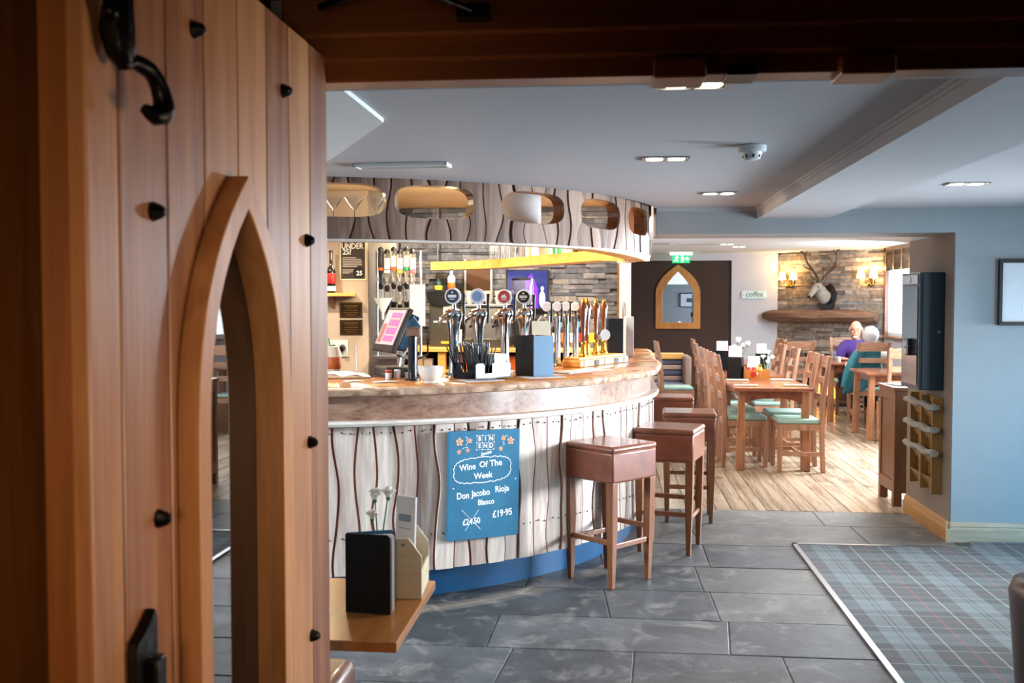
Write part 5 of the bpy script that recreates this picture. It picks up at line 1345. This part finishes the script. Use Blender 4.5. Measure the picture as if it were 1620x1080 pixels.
# ------------------------------------------------------------------ coffee sign
sg = thing('coffee_sign', 'clear acrylic coffee sign on stand-offs on the pale far wall', 'sign', (2.254, 16.02, 1.675))
ACR = plain('frosted_acrylic', '#c4dcd8', 0.15, spec=0.7, noise=0.01)
MB().box(-0.196, 0.196, -0.03, -0.024, -0.06, 0.06).build('panel', ACR, sg, smooth=False, bevel=0.002)
for xx in (-0.165, 0.165): MB().cyl((xx, -0.034, 0), (xx, 0, 0), 0.012, n=12).build('stand_off', STEEL, sg)
text('coffee', 0.11, plain('sign_brown', '#4a4038', 0.5), sg, (0, -0.0312, 0.004), RX, shear=0.2)

# ------------------------------------------------------------------ stone wall dressings (wall frame: x along, -y out)
def wallpt(u, out, z):
    p = MST @ Vector((u, -out, z)); return (p.x, p.y, p.z)
lg = thing('mantel_log', 'rough split log mantel across the stone wall', 'mantel', wallpt(0.76, 0.0, 1.345), AST)
m = MB(); rows = []; r7 = random.Random(4)
for i in range(61):
    u = lerp(-0.84, 1.06, i/60); e = 1-max(0, abs(i-30)-26)/12.0
    row = []
    for k in range(36):
        a = 2*pi*k/36
        rr_ = 1+0.22*mnoise.noise(Vector((u*2.3, cos(a)*1.6, sin(a)*1.6)))+0.20*mnoise.noise(Vector((u*1.3, cos(a)*5, sin(a)*5)))
        row.append((u, -0.185+0.135*cos(a)*rr_*e*0.95, 0.088*sin(a)*rr_*e))
    rows.append(row)
m.sweep(rows); m.build('log', LOGW, lg, ang=60)
# stag head
sd = thing('stag_head', 'pale stag head trophy with antlers on a dark shield above the log mantel', 'stag head', wallpt(0.90, 0.0, 1.62), AST)
P = []
for i in range(28):
    a = 2*pi*i/28; P.append((0.155*cos(a)*(1-0.10*sin(2*a)**2), 0.02+0.21*sin(a)*(1.0 if sin(a) > 0 else 1.12)))
MB().extr_y(P, -0.03, 0.03).build('shield', plain('shield_dark_wood', '#17181c', 0.3, coat=0.4), sd, smooth=False, bevel=0.006)
skin('neck_and_head', [(0, -0.02, -0.02), (0, -0.10, 0.02), (0, -0.18, 0.11), (0, -0.22, 0.185), (-0.005, -0.29, 0.165), (-0.015, -0.37, 0.085), (-0.02, -0.42, 0.03), (-0.02, -0.435, 0.012)],
     [(0, 1), (1, 2), (2, 3), (3, 4), (4, 5), (5, 6), (6, 7)], [(0.115, 0.135), (0.098, 0.12), (0.078, 0.095), (0.066, 0.07), (0.062, 0.064), (0.043, 0.044), (0.034, 0.032), (0.022, 0.02)], FUR, sd)
m = MB(); m.sphere((-0.02, -0.447, 0.018), 0.024, (1.1, 0.7, 0.8), 12); m.build('nose', BLACK, sd)
for sx in (-1, 1):
    MB().sphere((sx*0.052-0.006, -0.315, 0.165), 0.013, n=10).build('eye', BLACK, sd)
    m = MB(); m.sphere((sx*0.105, -0.205, 0.205), 0.055, (1.1, 0.25, 0.5), 12, Matrix.Rotation(sx*-0.35, 4, 'Y')); m.build('ear', FURD, sd)
    b0 = Vector((sx*0.035, -0.20, 0.235))
    pts = [b0, b0+Vector((sx*0.05, 0.03, 0.10)), b0+Vector((sx*0.13, 0.05, 0.19)), b0+Vector((sx*0.20, 0.04, 0.28)), b0+Vector((sx*0.235, 0.02, 0.38)), b0+Vector((sx*0.26, -0.01, 0.47))]
    m = MB(); S_ = spline([tuple(p) for p in pts], 5); nn = len(S_)
    m.tube(S_, [lerp(0.027, 0.011, i/(nn-1)) for i in range(nn)], 8)
    for p0, d, ln in ((pts[0]+Vector((sx*.012, 0, .025)), Vector((sx*0.5, -0.7, 0.5)), 0.17), (pts[2], Vector((sx*0.9, -0.5, 0.25)), 0.15), (pts[4], Vector((sx*-0.5, -0.2, 0.8)), 0.13), (pts[5]-Vector((0, 0, .02)), Vector((sx*0.8, -.1, 0.6)), 0.08)):
        d.normalize(); S2 = [p0, p0+d*ln*0.5+Vector((0, 0, 0.0)), p0+d*ln+Vector((0, 0, ln*0.25))]
        m.tube(S2, [0.014, 0.010, 0.004], 7)
    m.build('antler', ANTLER, sd, ang=60)
# sconces
def sconce(u, label):
    t = thing('wall_sconce', label, 'wall lamp', wallpt(u, 0.0, 1.85), AST, group='twin-shade wall lamps')
    m = MB(); m.box(-0.022, 0.022, -0.02, 0.03, -0.07, 0.07); m.box(-0.06, 0.06, -0.018, 0.03, -0.02, 0.025); m.build('back_plate', plain('bronze', '#4a3a28', 0.4, 0.6), t, bevel=0.008)
    for sx in (-1, 1):
        MB().tube([(0, -0.02, -0.01), (sx*0.05, -0.06, -0.05), (sx*0.095, -0.09, -0.03), (sx*0.10, -0.09, 0.05)], 0.006, 8).build('arm', BRASS, t)
        s = MB().lathe([(0.066, 0.055), (0.040, 0.175), (0.038, 0.175), (0.064, 0.055)], (sx*0.10, -0.09, 0), 22).build('shade', SHADE, t)
        MB().lathe([(0.010, 0.04), (0.011, 0.09), (0.016, 0.115), (0.008, 0.135)], (sx*0.10, -0.09, 0), 12).build('bulb', LAMP, s)
        p = MST @ Vector((u+sx*0.10, -0.09, 1.85+0.19)); point('sconce_lamp', p, 2.8, (1.0, 0.62, 0.24), 0.03)
        p = MST @ Vector((u+sx*0.10, -0.09, 1.85+0.02)); point('sconce_lamp', p, 1.4, (1.0, 0.62, 0.24), 0.03)
sconce(0.265, 'twin-shade wall lamp left of the stag head')
sconce(1.60, 'twin-shade wall lamp right of the stag head, by the window')
# fire in the hearth opening
fp = thing('fireplace_fire', 'small log fire glowing in the dark hearth under the log mantel', 'fire', wallpt(0.95, 0.0, 0.0), AST)
MB().box(-0.42, 0.42, -0.01, 0.05, 0.0, 0.78).build('hearth_back', DARK, fp, smooth=False)
for i, (a, b_) in enumerate((((-0.2, -0.05, 0.06), (0.15, -0.09, 0.07)), ((-0.12, -0.10, 0.05), (0.2, -0.04, 0.06)), ((-0.1, -0.06, 0.13), (0.12, -0.08, 0.14)))): MB().cyl(a, b_, 0.045, n=10).build('log', LOGW, fp)
m = MB()
for i in range(7): m.lathe([(0.03, 0.12), (0.035, 0.18), (0.015, 0.27+0.05*(i % 3)), (0.002, 0.33+0.06*(i % 3))], (-0.12+i*0.04, -0.07, 0), 8)
m.build('flames', plain('flame', '#ff9a30', 0.6, emit='#ff8a2a', estr=5.0), fp)
# ================================================================== people
def head_details(o, hc, hr, face, up):
    """adds nose, eyes, brows, mouth and ears to the one body mesh; hc head centre, face direction"""
    bm = bmesh.new(); bm.from_mesh(o.data); f = Vector(face).normalized(); u = Vector((0, 0, 1)); s = f.cross(u).normalized(); u = s.cross(f)
    R_ = Matrix((s, f, u)).transposed().to_4x4()
    def sp(a, b, c, r, sc_):
        bmesh.ops.create_uvsphere(bm, u_segments=10, v_segments=8, radius=1, matrix=Matrix.Translation(hc+s*a+f*b+u*c) @ R_ @ Matrix.Diagonal((r*sc_[0], r*sc_[1], r*sc_[2], 1)))
    sp(0, 0.004, 0.022, 0.086, (0.90, 1.06, 1.14)); sp(0, 0.022, -0.052, 0.064, (0.98, 1.05, 1.05))
    sp(0, 0.098, -0.010, 0.0135, (0.85, 0.9, 1.7)); sp(0, 0.103, -0.024, 0.010, (1.3, 0.9, 0.8)); sp(0, 0.084, -0.058, 0.016, (1.4, 0.35, 0.3))
    for k in (-1, 1):
        sp(k*0.080, -0.004, -0.004, 0.024, (0.35, 0.7, 1.2)); sp(k*0.032, 0.086, 0.034, 0.012, (1.4, 0.4, 0.3)); sp(k*0.036, 0.070, -0.028, 0.022, (1, 0.55, 0.9))
    bm.to_mesh(o.data); bm.free()
    o.data.polygons.foreach_set('use_smooth', [True]*len(o.data.polygons))
def seated_person(loc, rz, label, top, hair, look, lean=0.06, bald=False, arms=((0.30, 0.12), (0.28, -0.05)), hs=1.0):
    t = thing('person', label, 'person', loc, rz)
    V = []; E_ = []; R_ = []
    def v(p, r, par=None):
        V.append(p); R_.append((r, r) if not isinstance(r, tuple) else r)
        if par is not None: E_.append((par, len(V)-1))
        return len(V)-1
    pel = v((0, 0, 0.56), 0.135); wst = v((lean*.3, 0, 0.70), 0.125, pel); ch = v((lean*.7, 0, 0.86), 0.135, wst); uc = v((lean, 0, 0.97), 0.085, ch)
    nk = v((lean+.015, 0, 1.06), 0.052, uc); hl = v((lean+0.035, 0, 1.12), 0.062, nk); hm = v((lean+0.04, 0, 1.19), (0.078, 0.088), hl); ht = v((lean+0.03, 0, 1.255), 0.070, hm)
    hands = []
    for k, (fx, fy) in zip((1, -1), arms):
        sh = v((lean, k*0.17, 0.945), 0.034, uc); el = v((lean+0.06, k*0.245, 0.735), 0.042, sh); wr = v((lean+fx, k*0.20+fy*k, 0.80), 0.030, el)
        hd = v((lean+fx+0.06, k*0.19+fy*k, 0.805), (0.036, 0.018), wr); hands.append((lean+fx+0.06, k*0.19+fy*k, 0.805, k))
        for q in range(4):
            f1 = v((lean+fx+0.095, k*0.19+fy*k+(q-1.5)*0.018, 0.803), 0.0088, hd); v((lean+fx+(0.13, .142, .138, .122)[q], k*0.19+fy*k+(q-1.5)*0.02, 0.796), 0.0075, f1)
        t1 = v((lean+fx+0.06, k*0.15+fy*k, 0.803), 0.009, wr); v((lean+fx+0.095, k*0.135+fy*k, 0.798), 0.008, t1)
        hp = v((0.06, k*0.09, 0.54), 0.10, pel); kn = v((0.44, k*0.11, 0.53), 0.068, hp); an = v((0.44, k*0.11, 0.10), 0.044, kn); v((0.55, k*0.12, 0.045), 0.040, an)
    o = skin('body', V, E_, R_, SKIN, t)
    hc = Vector((lean+0.04, 0, 1.18)); head_details(o, hc, 0.09, look, None)
    # clothing
    V2 = [V[i] for i in (pel, wst, ch, uc)]; E2 = [(0, 1), (1, 2), (2, 3)]; R2 = [0.155, 0.15, 0.165, 0.15]
    for k, (fx, fy) in zip((1, -1), arms):
        n0 = len(V2); V2 += [(lean, k*0.165, 0.955), (lean+0.06, k*0.25, 0.735), (lean+fx-0.02, k*0.203+fy*k, 0.797)]; E2 += [(3, n0), (n0, n0+1), (n0+1, n0+2)]; R2 += [0.112, 0.066, 0.046]
    V2.append((lean+.012, 0, 1.035)); E2.append((3, len(V2)-1)); R2.append(0.072)
    skin('jumper', V2, E2, R2, top, t)
    V3 = [(0, 0, 0.53)]; E3 = []; R3 = [0.15]
    for k in (1, -1):
        n0 = len(V3); V3 += [(0.08, k*0.095, 0.535), (0.44, k*0.11, 0.53), (0.44, k*0.11, 0.13)]; E3 += [(0, n0), (n0, n0+1), (n0+1, n0+2)]; R3 += [0.112, 0.080, 0.062]
    skin('trousers', V3, E3, R3, DARKTR, t)
    for k in (1, -1):
        m = MB(); m.sphere((0.50, k*0.115, 0.045), 0.05, (1.9, 0.85, 0.85), 12); m.build('shoe', BLACK, t)
    f = Vector(look).normalized()
    m = MB()
    if bald:
        for k in (-1, 1):
            s = f.cross(Vector((0, 0, 1))).normalized(); m.sphere(hc+s*k*0.060-f*0.03+Vector((0, 0, 0.0)), 0.036, (0.75, 1.0, 1.2), 12)
        m.sphere(hc-f*0.052+Vector((0, 0, 0.005)), 0.062, (1, 1, 0.95), 14); m.sphere(hc+f*0.058+Vector((0, 0, -0.098)), 0.036, (1.15, 1.0, 0.7), 12)
    else:
        m.sphere(hc-f*0.026+Vector((0, 0, 0.018)), 0.108, (0.98, 0.98, 1.12), 24)
        for v_ in m.bm.verts: v_.co += (v_.co-hc).normalized()*0.014*mnoise.noise(v_.co*26)
    m.build('hair', hair, t)
    m = MB(); s = f.cross(Vector((0, 0, 1))).normalized()
    for k in (-1, 1): m.sphere(hc+s*k*0.033+f*0.087+Vector((0, 0, 0.016)), 0.0065, n=8)
    m.build('eyes', BLACK, t)
    return t
# local +x is the way the person faces
seated_person((3.33, 14.02, 0.0), radians(-92), 'person in a purple jumper facing the camera at the table by the stone wall', PURPLE, HAIRW, (1, -0.25, -0.02), bald=True, lean=0.05, arms=((0.28, 0.16), (0.30, 0.02)))
seated_person((3.30, 13.0, 0.0), radians(88), 'white-haired person in a cream top seated with their back to the camera', CREAMT, HAIRW, (1, -0.2, 0), lean=0.02, arms=((0.26, 0.05), (0.26, -0.02))).scale = (0.95, 0.95, 0.95)
# teal jacket hung on the chair
jk = thing('jacket', 'teal jacket hung over the chair of the white-haired person', 'jacket', (3.06, 12.72, 0.0))
m = MB(); nu, nv = 16, 22; g = []
for i in range(nu+1):
    for j in range(nv+1):
        u_, v_ = i/nu, j/nv
        x_ = lerp(-0.01, 0.30, u_) - 0.19*v_*(1-u_)
        z_ = 0.965-0.02*(1-u_)-(0.52 if u_ < 0.5 else 0.52-0.14*(u_-.5)*2)*v_
        y_ = 0.075+0.016*sin(u_*16+v_*2.0)*v_-(0.16*max(0, 0.42-u_)/0.42)*min(1, v_*2+.25)
        g.append(m.bm.verts.new((x_, y_, z_)))
for i in range(nu):
    for j in range(nv): m.bm.faces.new((g[i*(nv+1)+j], g[(i+1)*(nv+1)+j], g[(i+1)*(nv+1)+j+1], g[i*(nv+1)+j+1]))
o = m.build('jacket_body', TEALC, jk, ang=80); so = o.modifiers.new('th', 'SOLIDIFY'); so.thickness = 0.012
MB().tube([(0.0, 0.02, 0.93), (-0.07, -0.04, 0.82), (-0.13, -0.05, 0.68), (-0.17, -0.04, 0.50)], [0.045, 0.055, 0.052, 0.042], 12).build('sleeve', TEALC, jk)

# ------------------------------------------------------------------ things by the pier
wb = thing('wall_cabinet', 'dark teal wall cabinet with a glass front hung on the pier', 'wall cabinet', (2.19, 6.80, 0.97))
x0 = -0.155
MB().box(x0+0.012, 0, 0, 0.40, 0, 0.78).build('case', TEAL, wb, smooth=False, bevel=0.006)
MB().box(x0-0.004, x0+0.012, 0, 0.40, 0, 0.78).build('front_frame', plain('dark_steel', '#3b3d42', 0.3, 0.7), wb, smooth=False, bevel=0.003)
MB().box(x0-0.010, x0-0.004, 0.035, 0.365, 0.33, 0.69).build('glass_panel', plain('blue_grey_glass', '#4f7486', 0.12, spec=0.7), wb, smooth=False)
MB().box(x0-0.010, x0-0.004, 0.035, 0.365, 0.03, 0.32).build('lower_panel', plain('mirror_steel', '#9aa2aa', 0.12, 0.9), wb, smooth=False)
MB().box(x0-0.011, x0-0.004, 0.035, 0.365, 0.705, 0.765).build('header_panel', STEEL, wb, smooth=False)
MB().lathe([(0.024, 0), (0.022, 0.006)], (x0-0.011, 0.20, 0.735), 18, (-1, 0, 0)).build('dial', WHITE, wb, smooth=False)
m = MB(); m.box(x0-0.04, x0-0.008, 0.13, 0.17, 0.23, 0.34); m.box(x0-0.045, x0-0.008, 0.11, 0.19, 0.27, 0.29); m.box(x0-0.045, x0-0.008, 0.12, 0.18, 0.225, 0.24)
m.build('black_handle', BLACK, wb, smooth=False, bevel=0.003)
MB().lathe([(0.007, 0), (0.009, 0.004), (0.006, 0.010)], (-0.035, 0.0, 0.385), 10, (0, -1, 0)).build('lock', STEEL, wb)
cb2 = thing('oak_cabinet', 'narrow oak cupboard on short feet behind the pier', 'cabinet', (2.16, 7.76, 0.003))
wd_, dp_ = 0.36, 0.44
MB().box(0.0, wd_, 0.0, dp_, 0.10, 0.88).build('body', CABW, cb2, smooth=False, bevel=0.003)
MB().box(-0.025, wd_+0.01, -0.015, dp_+0.015, 0.88, 0.905).build('top', CABW, cb2, smooth=False, bevel=0.004)
m = MB(); m.box(-0.012, 0.0, 0.0, 0.055, 0.10, 0.88); m.box(-0.012, 0.0, dp_-0.055, dp_, 0.10, 0.88); m.box(-0.012, 0.0, 0.055, dp_-0.055, 0.80, 0.88); m.box(-0.012, 0.0, 0.055, dp_-0.055, 0.10, 0.19)
m.build('door_frame', CABW, cb2, smooth=False, bevel=0.002)
MB().box(-0.004, 0.002, 0.06, dp_-0.06, 0.195, 0.795).build('door_panel', CABW, cb2, smooth=False)
for yy in (0.03, dp_-0.03):
    for xx in (0.018, wd_-0.03):
        MB().box(xx-0.03, xx+0.03, yy-0.03, yy+0.03, 0, 0.10).build('foot', CABW, cb2, smooth=False, bevel=0.002)
MB().sphere((-0.022, dp_-0.085, 0.52), 0.012).build('knob', BRASS, cb2)
m = MB(); m.box(-0.07, 0.07, -0.10, 0.10, 0, 0.006)
tag(m.build('newspaper', NEWSP, smooth=False, loc=(2.25, 8.0, 0.909), rot=(0, 0, 0.2)), 'flat newspaper lying on top of the oak cupboard', 'newspaper')
# newspaper rack
rk = thing('newspaper_rack', 'wooden wall rack for newspapers under the teal wall cabinet', 'rack', (2.192, 6.80, 0.28))
MB().box(-0.018, 0, 0.0, 0.50, 0, 0.64).build('back_board', RACKW, rk, smooth=False, bevel=0.002)
for yy in (0.0, 0.24, 0.48): MB().extr_y([(-0.018, 0), (-0.07, 0.0), (-0.07, 0.64), (-0.018, 0.64)], yy, yy+0.02).build('upright', RACKW, rk, smooth=False, bevel=0.002)
for k in range(4):
    z = 0.03+k*0.155
    m = MB(); m.extr_y([(-0.068, z+0.075), (-0.058, z+0.075), (-0.02, z), (-0.03, z)], 0.02, 0.24); m.extr_y([(-0.068, z+0.075), (-0.058, z+0.075), (-0.02, z), (-0.03, z)], 0.26, 0.48)
    m.build('sloping_pocket', RACKW, rk, smooth=False)
for k, lab in ((1, 'lowest rolled newspaper in the wall rack'), (2, 'middle rolled newspaper in the wall rack'), (3, 'top rolled newspaper in the wall rack')):
    z = 0.28+0.03+k*0.155+0.085; m = MB(); rows = []
    for i in range(15):
        y = lerp(6.76, 7.36, i/14); sag = 0.018*sin(i*0.9+k)
        row = []
        for q in range(12):
            a = 2*pi*q/12; rr_ = 1+0.2*mnoise.noise(Vector((y*6, cos(a)*2+k, sin(a)*2)))
            row.append((2.125+0.034*cos(a)*rr_, y, z+sag*0.4+0.022*sin(a)*rr_))
        rows.append(row)
    m.sweep(rows); tag(m.build('rolled_newspaper', NEWSP, ang=50), lab, 'newspaper', 'newspapers in the wall rack')
# framed picture on the pier
pf = thing('framed_picture', 'large black-framed white picture on the pier wall', 'picture', (2.76, 6.65, 1.615))
m = MB(); a, b_ = 0.295, 0.21; t_ = 0.022
m.box(-a, a, -0.03, 0, b_-t_, b_); m.box(-a, a, -0.03, 0, -b_, -b_+t_); m.box(-a, -a+t_, -0.03, 0, -b_+t_, b_-t_); m.box(a-t_, a, -0.03, 0, -b_+t_, b_-t_)
m.build('frame', BLACK, pf, smooth=False, bevel=0.002)
MB().box(-a+t_, a-t_, -0.012, -0.004, -b_+t_, b_-t_).build('mount', WHITE, pf, smooth=False)
MB().box(-0.06, 0.10, -0.0135, -0.011, -0.06, 0.06).build('print', plain('print_grey', '#4a525c', 0.6), pf, smooth=False)
p2 = dup(pf, (2.35, 2.14, 1.62), pi, 'black-framed picture on the lobby wall seen in the arch mirror')

# ------------------------------------------------------------------ ceiling fittings
def downlight(x_, y_, z_, label, lit=True, power=14, sc_=1.0):
    t = thing('twin_downlight', label, 'downlight', (x_, y_, z_), group='recessed twin downlights')
    m = MB(); a, b_, t_ = 0.10*sc_, 0.056*sc_, 0.009*sc_
    m.box(-a, a, -b_, -b_+t_, -0.006, 0); m.box(-a, a, b_-t_, b_, -0.006, 0); m.box(-a, -a+t_, -b_+t_, b_-t_, -0.006, 0); m.box(a-t_, a, -b_+t_, b_-t_, -0.006, 0); m.box(-0.006, 0.006, -b_+t_, b_-t_, -0.006, 0)
    m.build('frame', STEEL, t, smooth=False)
    MB().box(-a+t_, a-t_, -b_+t_, b_-t_, -0.0025, -0.0005).build('gimbal_plate', BLACK, t, smooth=False)
    for sx in (-1, 1):
        MB().lathe([(0.037*sc_, -0.004), (0.034*sc_, -0.007), (0.001, -0.009)], (sx*0.047*sc_, 0, 0), 18, (0, 0, 1)).build('lamp', LAMP if lit else STEEL, t)
    if lit: spot('downlight', (x_, y_, z_-0.03), power, (1.0, 0.86, 0.70), 120, 0.7)
    return t
downlight(0.232, 2.885, 2.17, 'twin downlight nearest the doorway, by the frame stop block')
downlight(0.234, 4.35, 2.17, 'second twin downlight, left of the smoke detector')
downlight(0.61, 5.75, 2.17, 'twin downlight nearest the dining room opening')
downlight(1.79, 5.26, 2.152, 'twin downlight in the ceiling right of the boxed beam', power=8)
downlight(1.55, 13.55, 2.33, 'nearer of two twin downlights in the far dining ceiling', power=8)
downlight(1.78, 14.15, 2.33, 'farther of two twin downlights in the far dining ceiling', power=8)
downlight(0.67, 13.4, 2.33, 'dark twin downlight in the dining ceiling beside the canopy', lit=False)
sm = thing('smoke_detector', 'white smoke detector on the lobby ceiling', 'smoke detector', (0.555, 4.03, 2.17))
MB().lathe([(0.05, 0), (0.055, -0.003), (0.055, -0.022), (0.05, -0.028)], n=28).build('base', PLAS, sm)
MB().lathe([(0.040, -0.027), (0.038, -0.036), (0.032, -0.052), (0.026, -0.056)], n=28).build('sensor_head', PLAS, sm)
for i in range(8): MB().box(0.028, 0.037, -0.004, 0.004, -0.050, -0.038, Matrix.Rotation(i*pi/4, 4, 'Z')).build('vent_slot', BLACK, sm, smooth=False)
va = thing('ceiling_vent', 'white slatted air vent in the ceiling in front of the canopy', 'vent', (-0.93, 4.42, 2.17), -0.05)
m = MB(); a, b_, t_ = 0.215, 0.055, 0.014
m.box(-a, a, -b_, -b_+t_, -0.016, 0); m.box(-a, a, b_-t_, b_, -0.016, 0); m.box(-a, -a+t_, -b_, b_, -0.016, 0); m.box(a-t_, a, -b_, b_, -0.016, 0)
m.build('frame', TRIMW, va, smooth=False, bevel=0.003)
MB().box(-a+t_, a-t_, -b_+t_, b_-t_, -0.003, 0.0).build('grille_back', STEEL, va, smooth=False)
for i in range(3): MB().box(-a+t_, a-t_, -0.002+(i-1)*0.022, 0.004+(i-1)*0.022, -0.013, -0.003).build('slat', TRIMW, va, smooth=False)
vb = thing('long_ceiling_vent', 'long thin air vent in the dining ceiling before the brown screen', 'vent', (1.13, 13.25, 2.33))
MB().box(-0.28, 0.28, -0.06, 0.06, -0.02, 0).build('frame', TRIMW, vb, smooth=False, bevel=0.003)
MB().box(-0.26, 0.26, -0.045, 0.045, -0.021, -0.018).build('slot', GREYM, vb, smooth=False)

# ------------------------------------------------------------------ small table by the door
ft = thing('side_table', 'small oak table in the foreground by the open door', 'table', (-0.86, 2.54, 0.002))
MB().box(-0.36, 0.362, -0.262, 0.265, 0.722, 0.748).build('table_top', MENUT, ft, smooth=False, bevel=0.003)
MB().box(-0.32, -0.24, -0.05, 0.05, 0.03, 0.722).build('pedestal', MENUT, ft, smooth=False, bevel=0.004)
MB().box(-0.35, -0.22, -0.22, 0.22, 0, 0.03).build('foot_plate', IRON, ft, smooth=False, bevel=0.004)
FZ = 0.7505
fm = thing('menu', 'black and blue menu standing open on the small foreground table', 'menu', (0, 0, FZ))
m = MB(); menu_leaf(m, (-0.678, 2.492), (-0.558, 2.480), 0.205, t=0.003, rad=0.008); m.build('black_cover', NAVY, fm, smooth=False)
m = MB(); menu_leaf(m, (-0.678, 2.500), (-0.560, 2.545), 0.205, t=-0.003 if False else 0.003, rad=0.008); m.build('blue_cover', BLUEC, fm, smooth=False)
for k in range(3):
    f = 0.2+0.22*k
    m = MB(); menu_leaf(m, (-0.677, 2.495), (lerp(-0.556, -0.556, f), lerp(2.482, 2.545, f)), 0.200, t=0.0008, rad=0.006); m.build('page', WHITE, fm, smooth=False)
fc = thing('table_caddy', 'pale plywood caddy with pointed ends on the small foreground table', 'caddy', (-0.553, 2.62, FZ), radians(4))
hexp = [(-0.055, 0), (0.049, 0), (0.049, 0.115), (0.015, 0.163), (-0.020, 0.163), (-0.055, 0.115)]
for yy in (0.0, 0.17): MB().extr_y(hexp, yy, yy+0.006).build('end_panel', PALEW, fc, smooth=False)
MB().box(-0.053, 0.047, 0.006, 0.17, 0.0, 0.006).build('floor_panel', PALEW, fc, smooth=False)
MB().box(0.043, 0.048, 0.006, 0.17, 0.006, 0.075).build('side_panel', PALEW, fc, smooth=False)
MB().box(-0.054, -0.049, 0.006, 0.17, 0.006, 0.075).build('side_panel', PALEW, fc, smooth=False)
MB().sphere((-0.001, -0.001, 0.148), 0.005, (1, .4, 1), 10).build('screw', STEEL, fc)
tag(MB().box(-0.034, 0.034, -0.004, 0.004, 0, 0.255).build('leaflet_block', WHITE, smooth=False, bevel=0.001, loc=(-0.568, 2.70, FZ+0.0065), rot=(radians(-3), 0, radians(-28))), 'white drinks leaflet standing in the plywood caddy', 'leaflet')
lf = [o for o in col.objects if o.name.startswith('leaflet_block')][0]
PRN = plain('leaflet_print', '#8d99ab', 0.6)
MB().box(-0.024, 0.020, -0.0046, -0.0038, 0.185, 0.205).build('printed_title', PRN, lf, smooth=False)
MB().box(-0.022, 0.022, -0.0046, -0.0038, 0.165, 0.167).build('printed_rule', PRN, lf, smooth=False)
MB().extr_y([(-0.033, 0.07), (-0.033, 0.115), (-0.005, 0.09), (0.01, 0.07)], -0.0046, -0.0038).build('printed_picture', PDK, lf, smooth=False)
rj = thing('sauce_bottle', 'dark red jar inside the plywood caddy', 'jar', (-0.586, 2.765, FZ+0.0065))
MB().lathe([(0.018, 0), (0.02, 0.004), (0.02, 0.12), (0.012, 0.135)], n=14).build('body', RED, rj); MB().lathe([(0.014, 0.132), (0.014, 0.15), (0.01, 0.152)], n=14).build('lid', DKBOT, rj)
flowers(-0.648, 2.74, FZ, 'vase of white carnations behind the black menu on the small foreground table', [(-0.012, 0, 0.255, 0.023), (0.027, 0.0, 0.262, 0.022), (-0.012, -0.03, 0.205, 0.019)], 0.155)
# leather stool tucked under it, and the armchair at the right edge
ls = thing('low_leather_stool', 'brown leather stool under the small foreground table', 'stool', (-0.875, 2.46, 0.002))
MB().box(-0.185, 0.185, -0.2, 0.2, 0.36, 0.575).build('seat_block', LEATH, ls, bevel=0.035, seg=4)
for sx in (-1, 1):
    for sy in (-1, 1): MB().taper((sx*0.15, sy*0.16, 0.016, 0.016), (sx*0.15, sy*0.16, 0.022, 0.022), 0, 0.37).build('leg', STOOLW, ls, smooth=False, bevel=0.002)
ac = thing('tub_chair', 'dark brown leather tub chair at the right edge on the tartan carpet', 'armchair', (1.60, 3.12, 0.011))
LEATD = plain('dark_brown_leather', '#2c1a12', 0.35, noise=0.2, nscale=14, bump=0.15)
rows = []
for i in range(25):
    a = radians(lerp(60, 300, i/24)); ro, ri = 0.37, 0.26; top_ = 0.70-0.06*abs(i-12)/12
    def q(r): return (r*cos(a), r*sin(a))
    mid_ = (ro+ri)/2
    rows.append([(*q(ri), 0.12), (*q(ri), top_-0.05), (*q(ri+0.012), top_-0.018), (*q(mid_), top_), (*q(ro-0.012), top_-0.018), (*q(ro), top_-0.05), (*q(ro-0.04), 0.12)])
MB().sweep(rows).build('tub_back', LEATD, ac, ang=50)
MB().lathe([(0.25, 0.14), (0.27, 0.2), (0.27, 0.40), (0.25, 0.44), (0.15, 0.455), (0.001, 0.455)], n=28).build('seat', LEATD, ac)
for a in (45, 135, 225, 315): MB().cyl((0.24*cos(radians(a)), 0.24*sin(radians(a)), 0), (0.22*cos(radians(a)), 0.22*sin(radians(a)), 0.15), 0.015, 0.02, n=10).build('leg', STOOLW, ac)
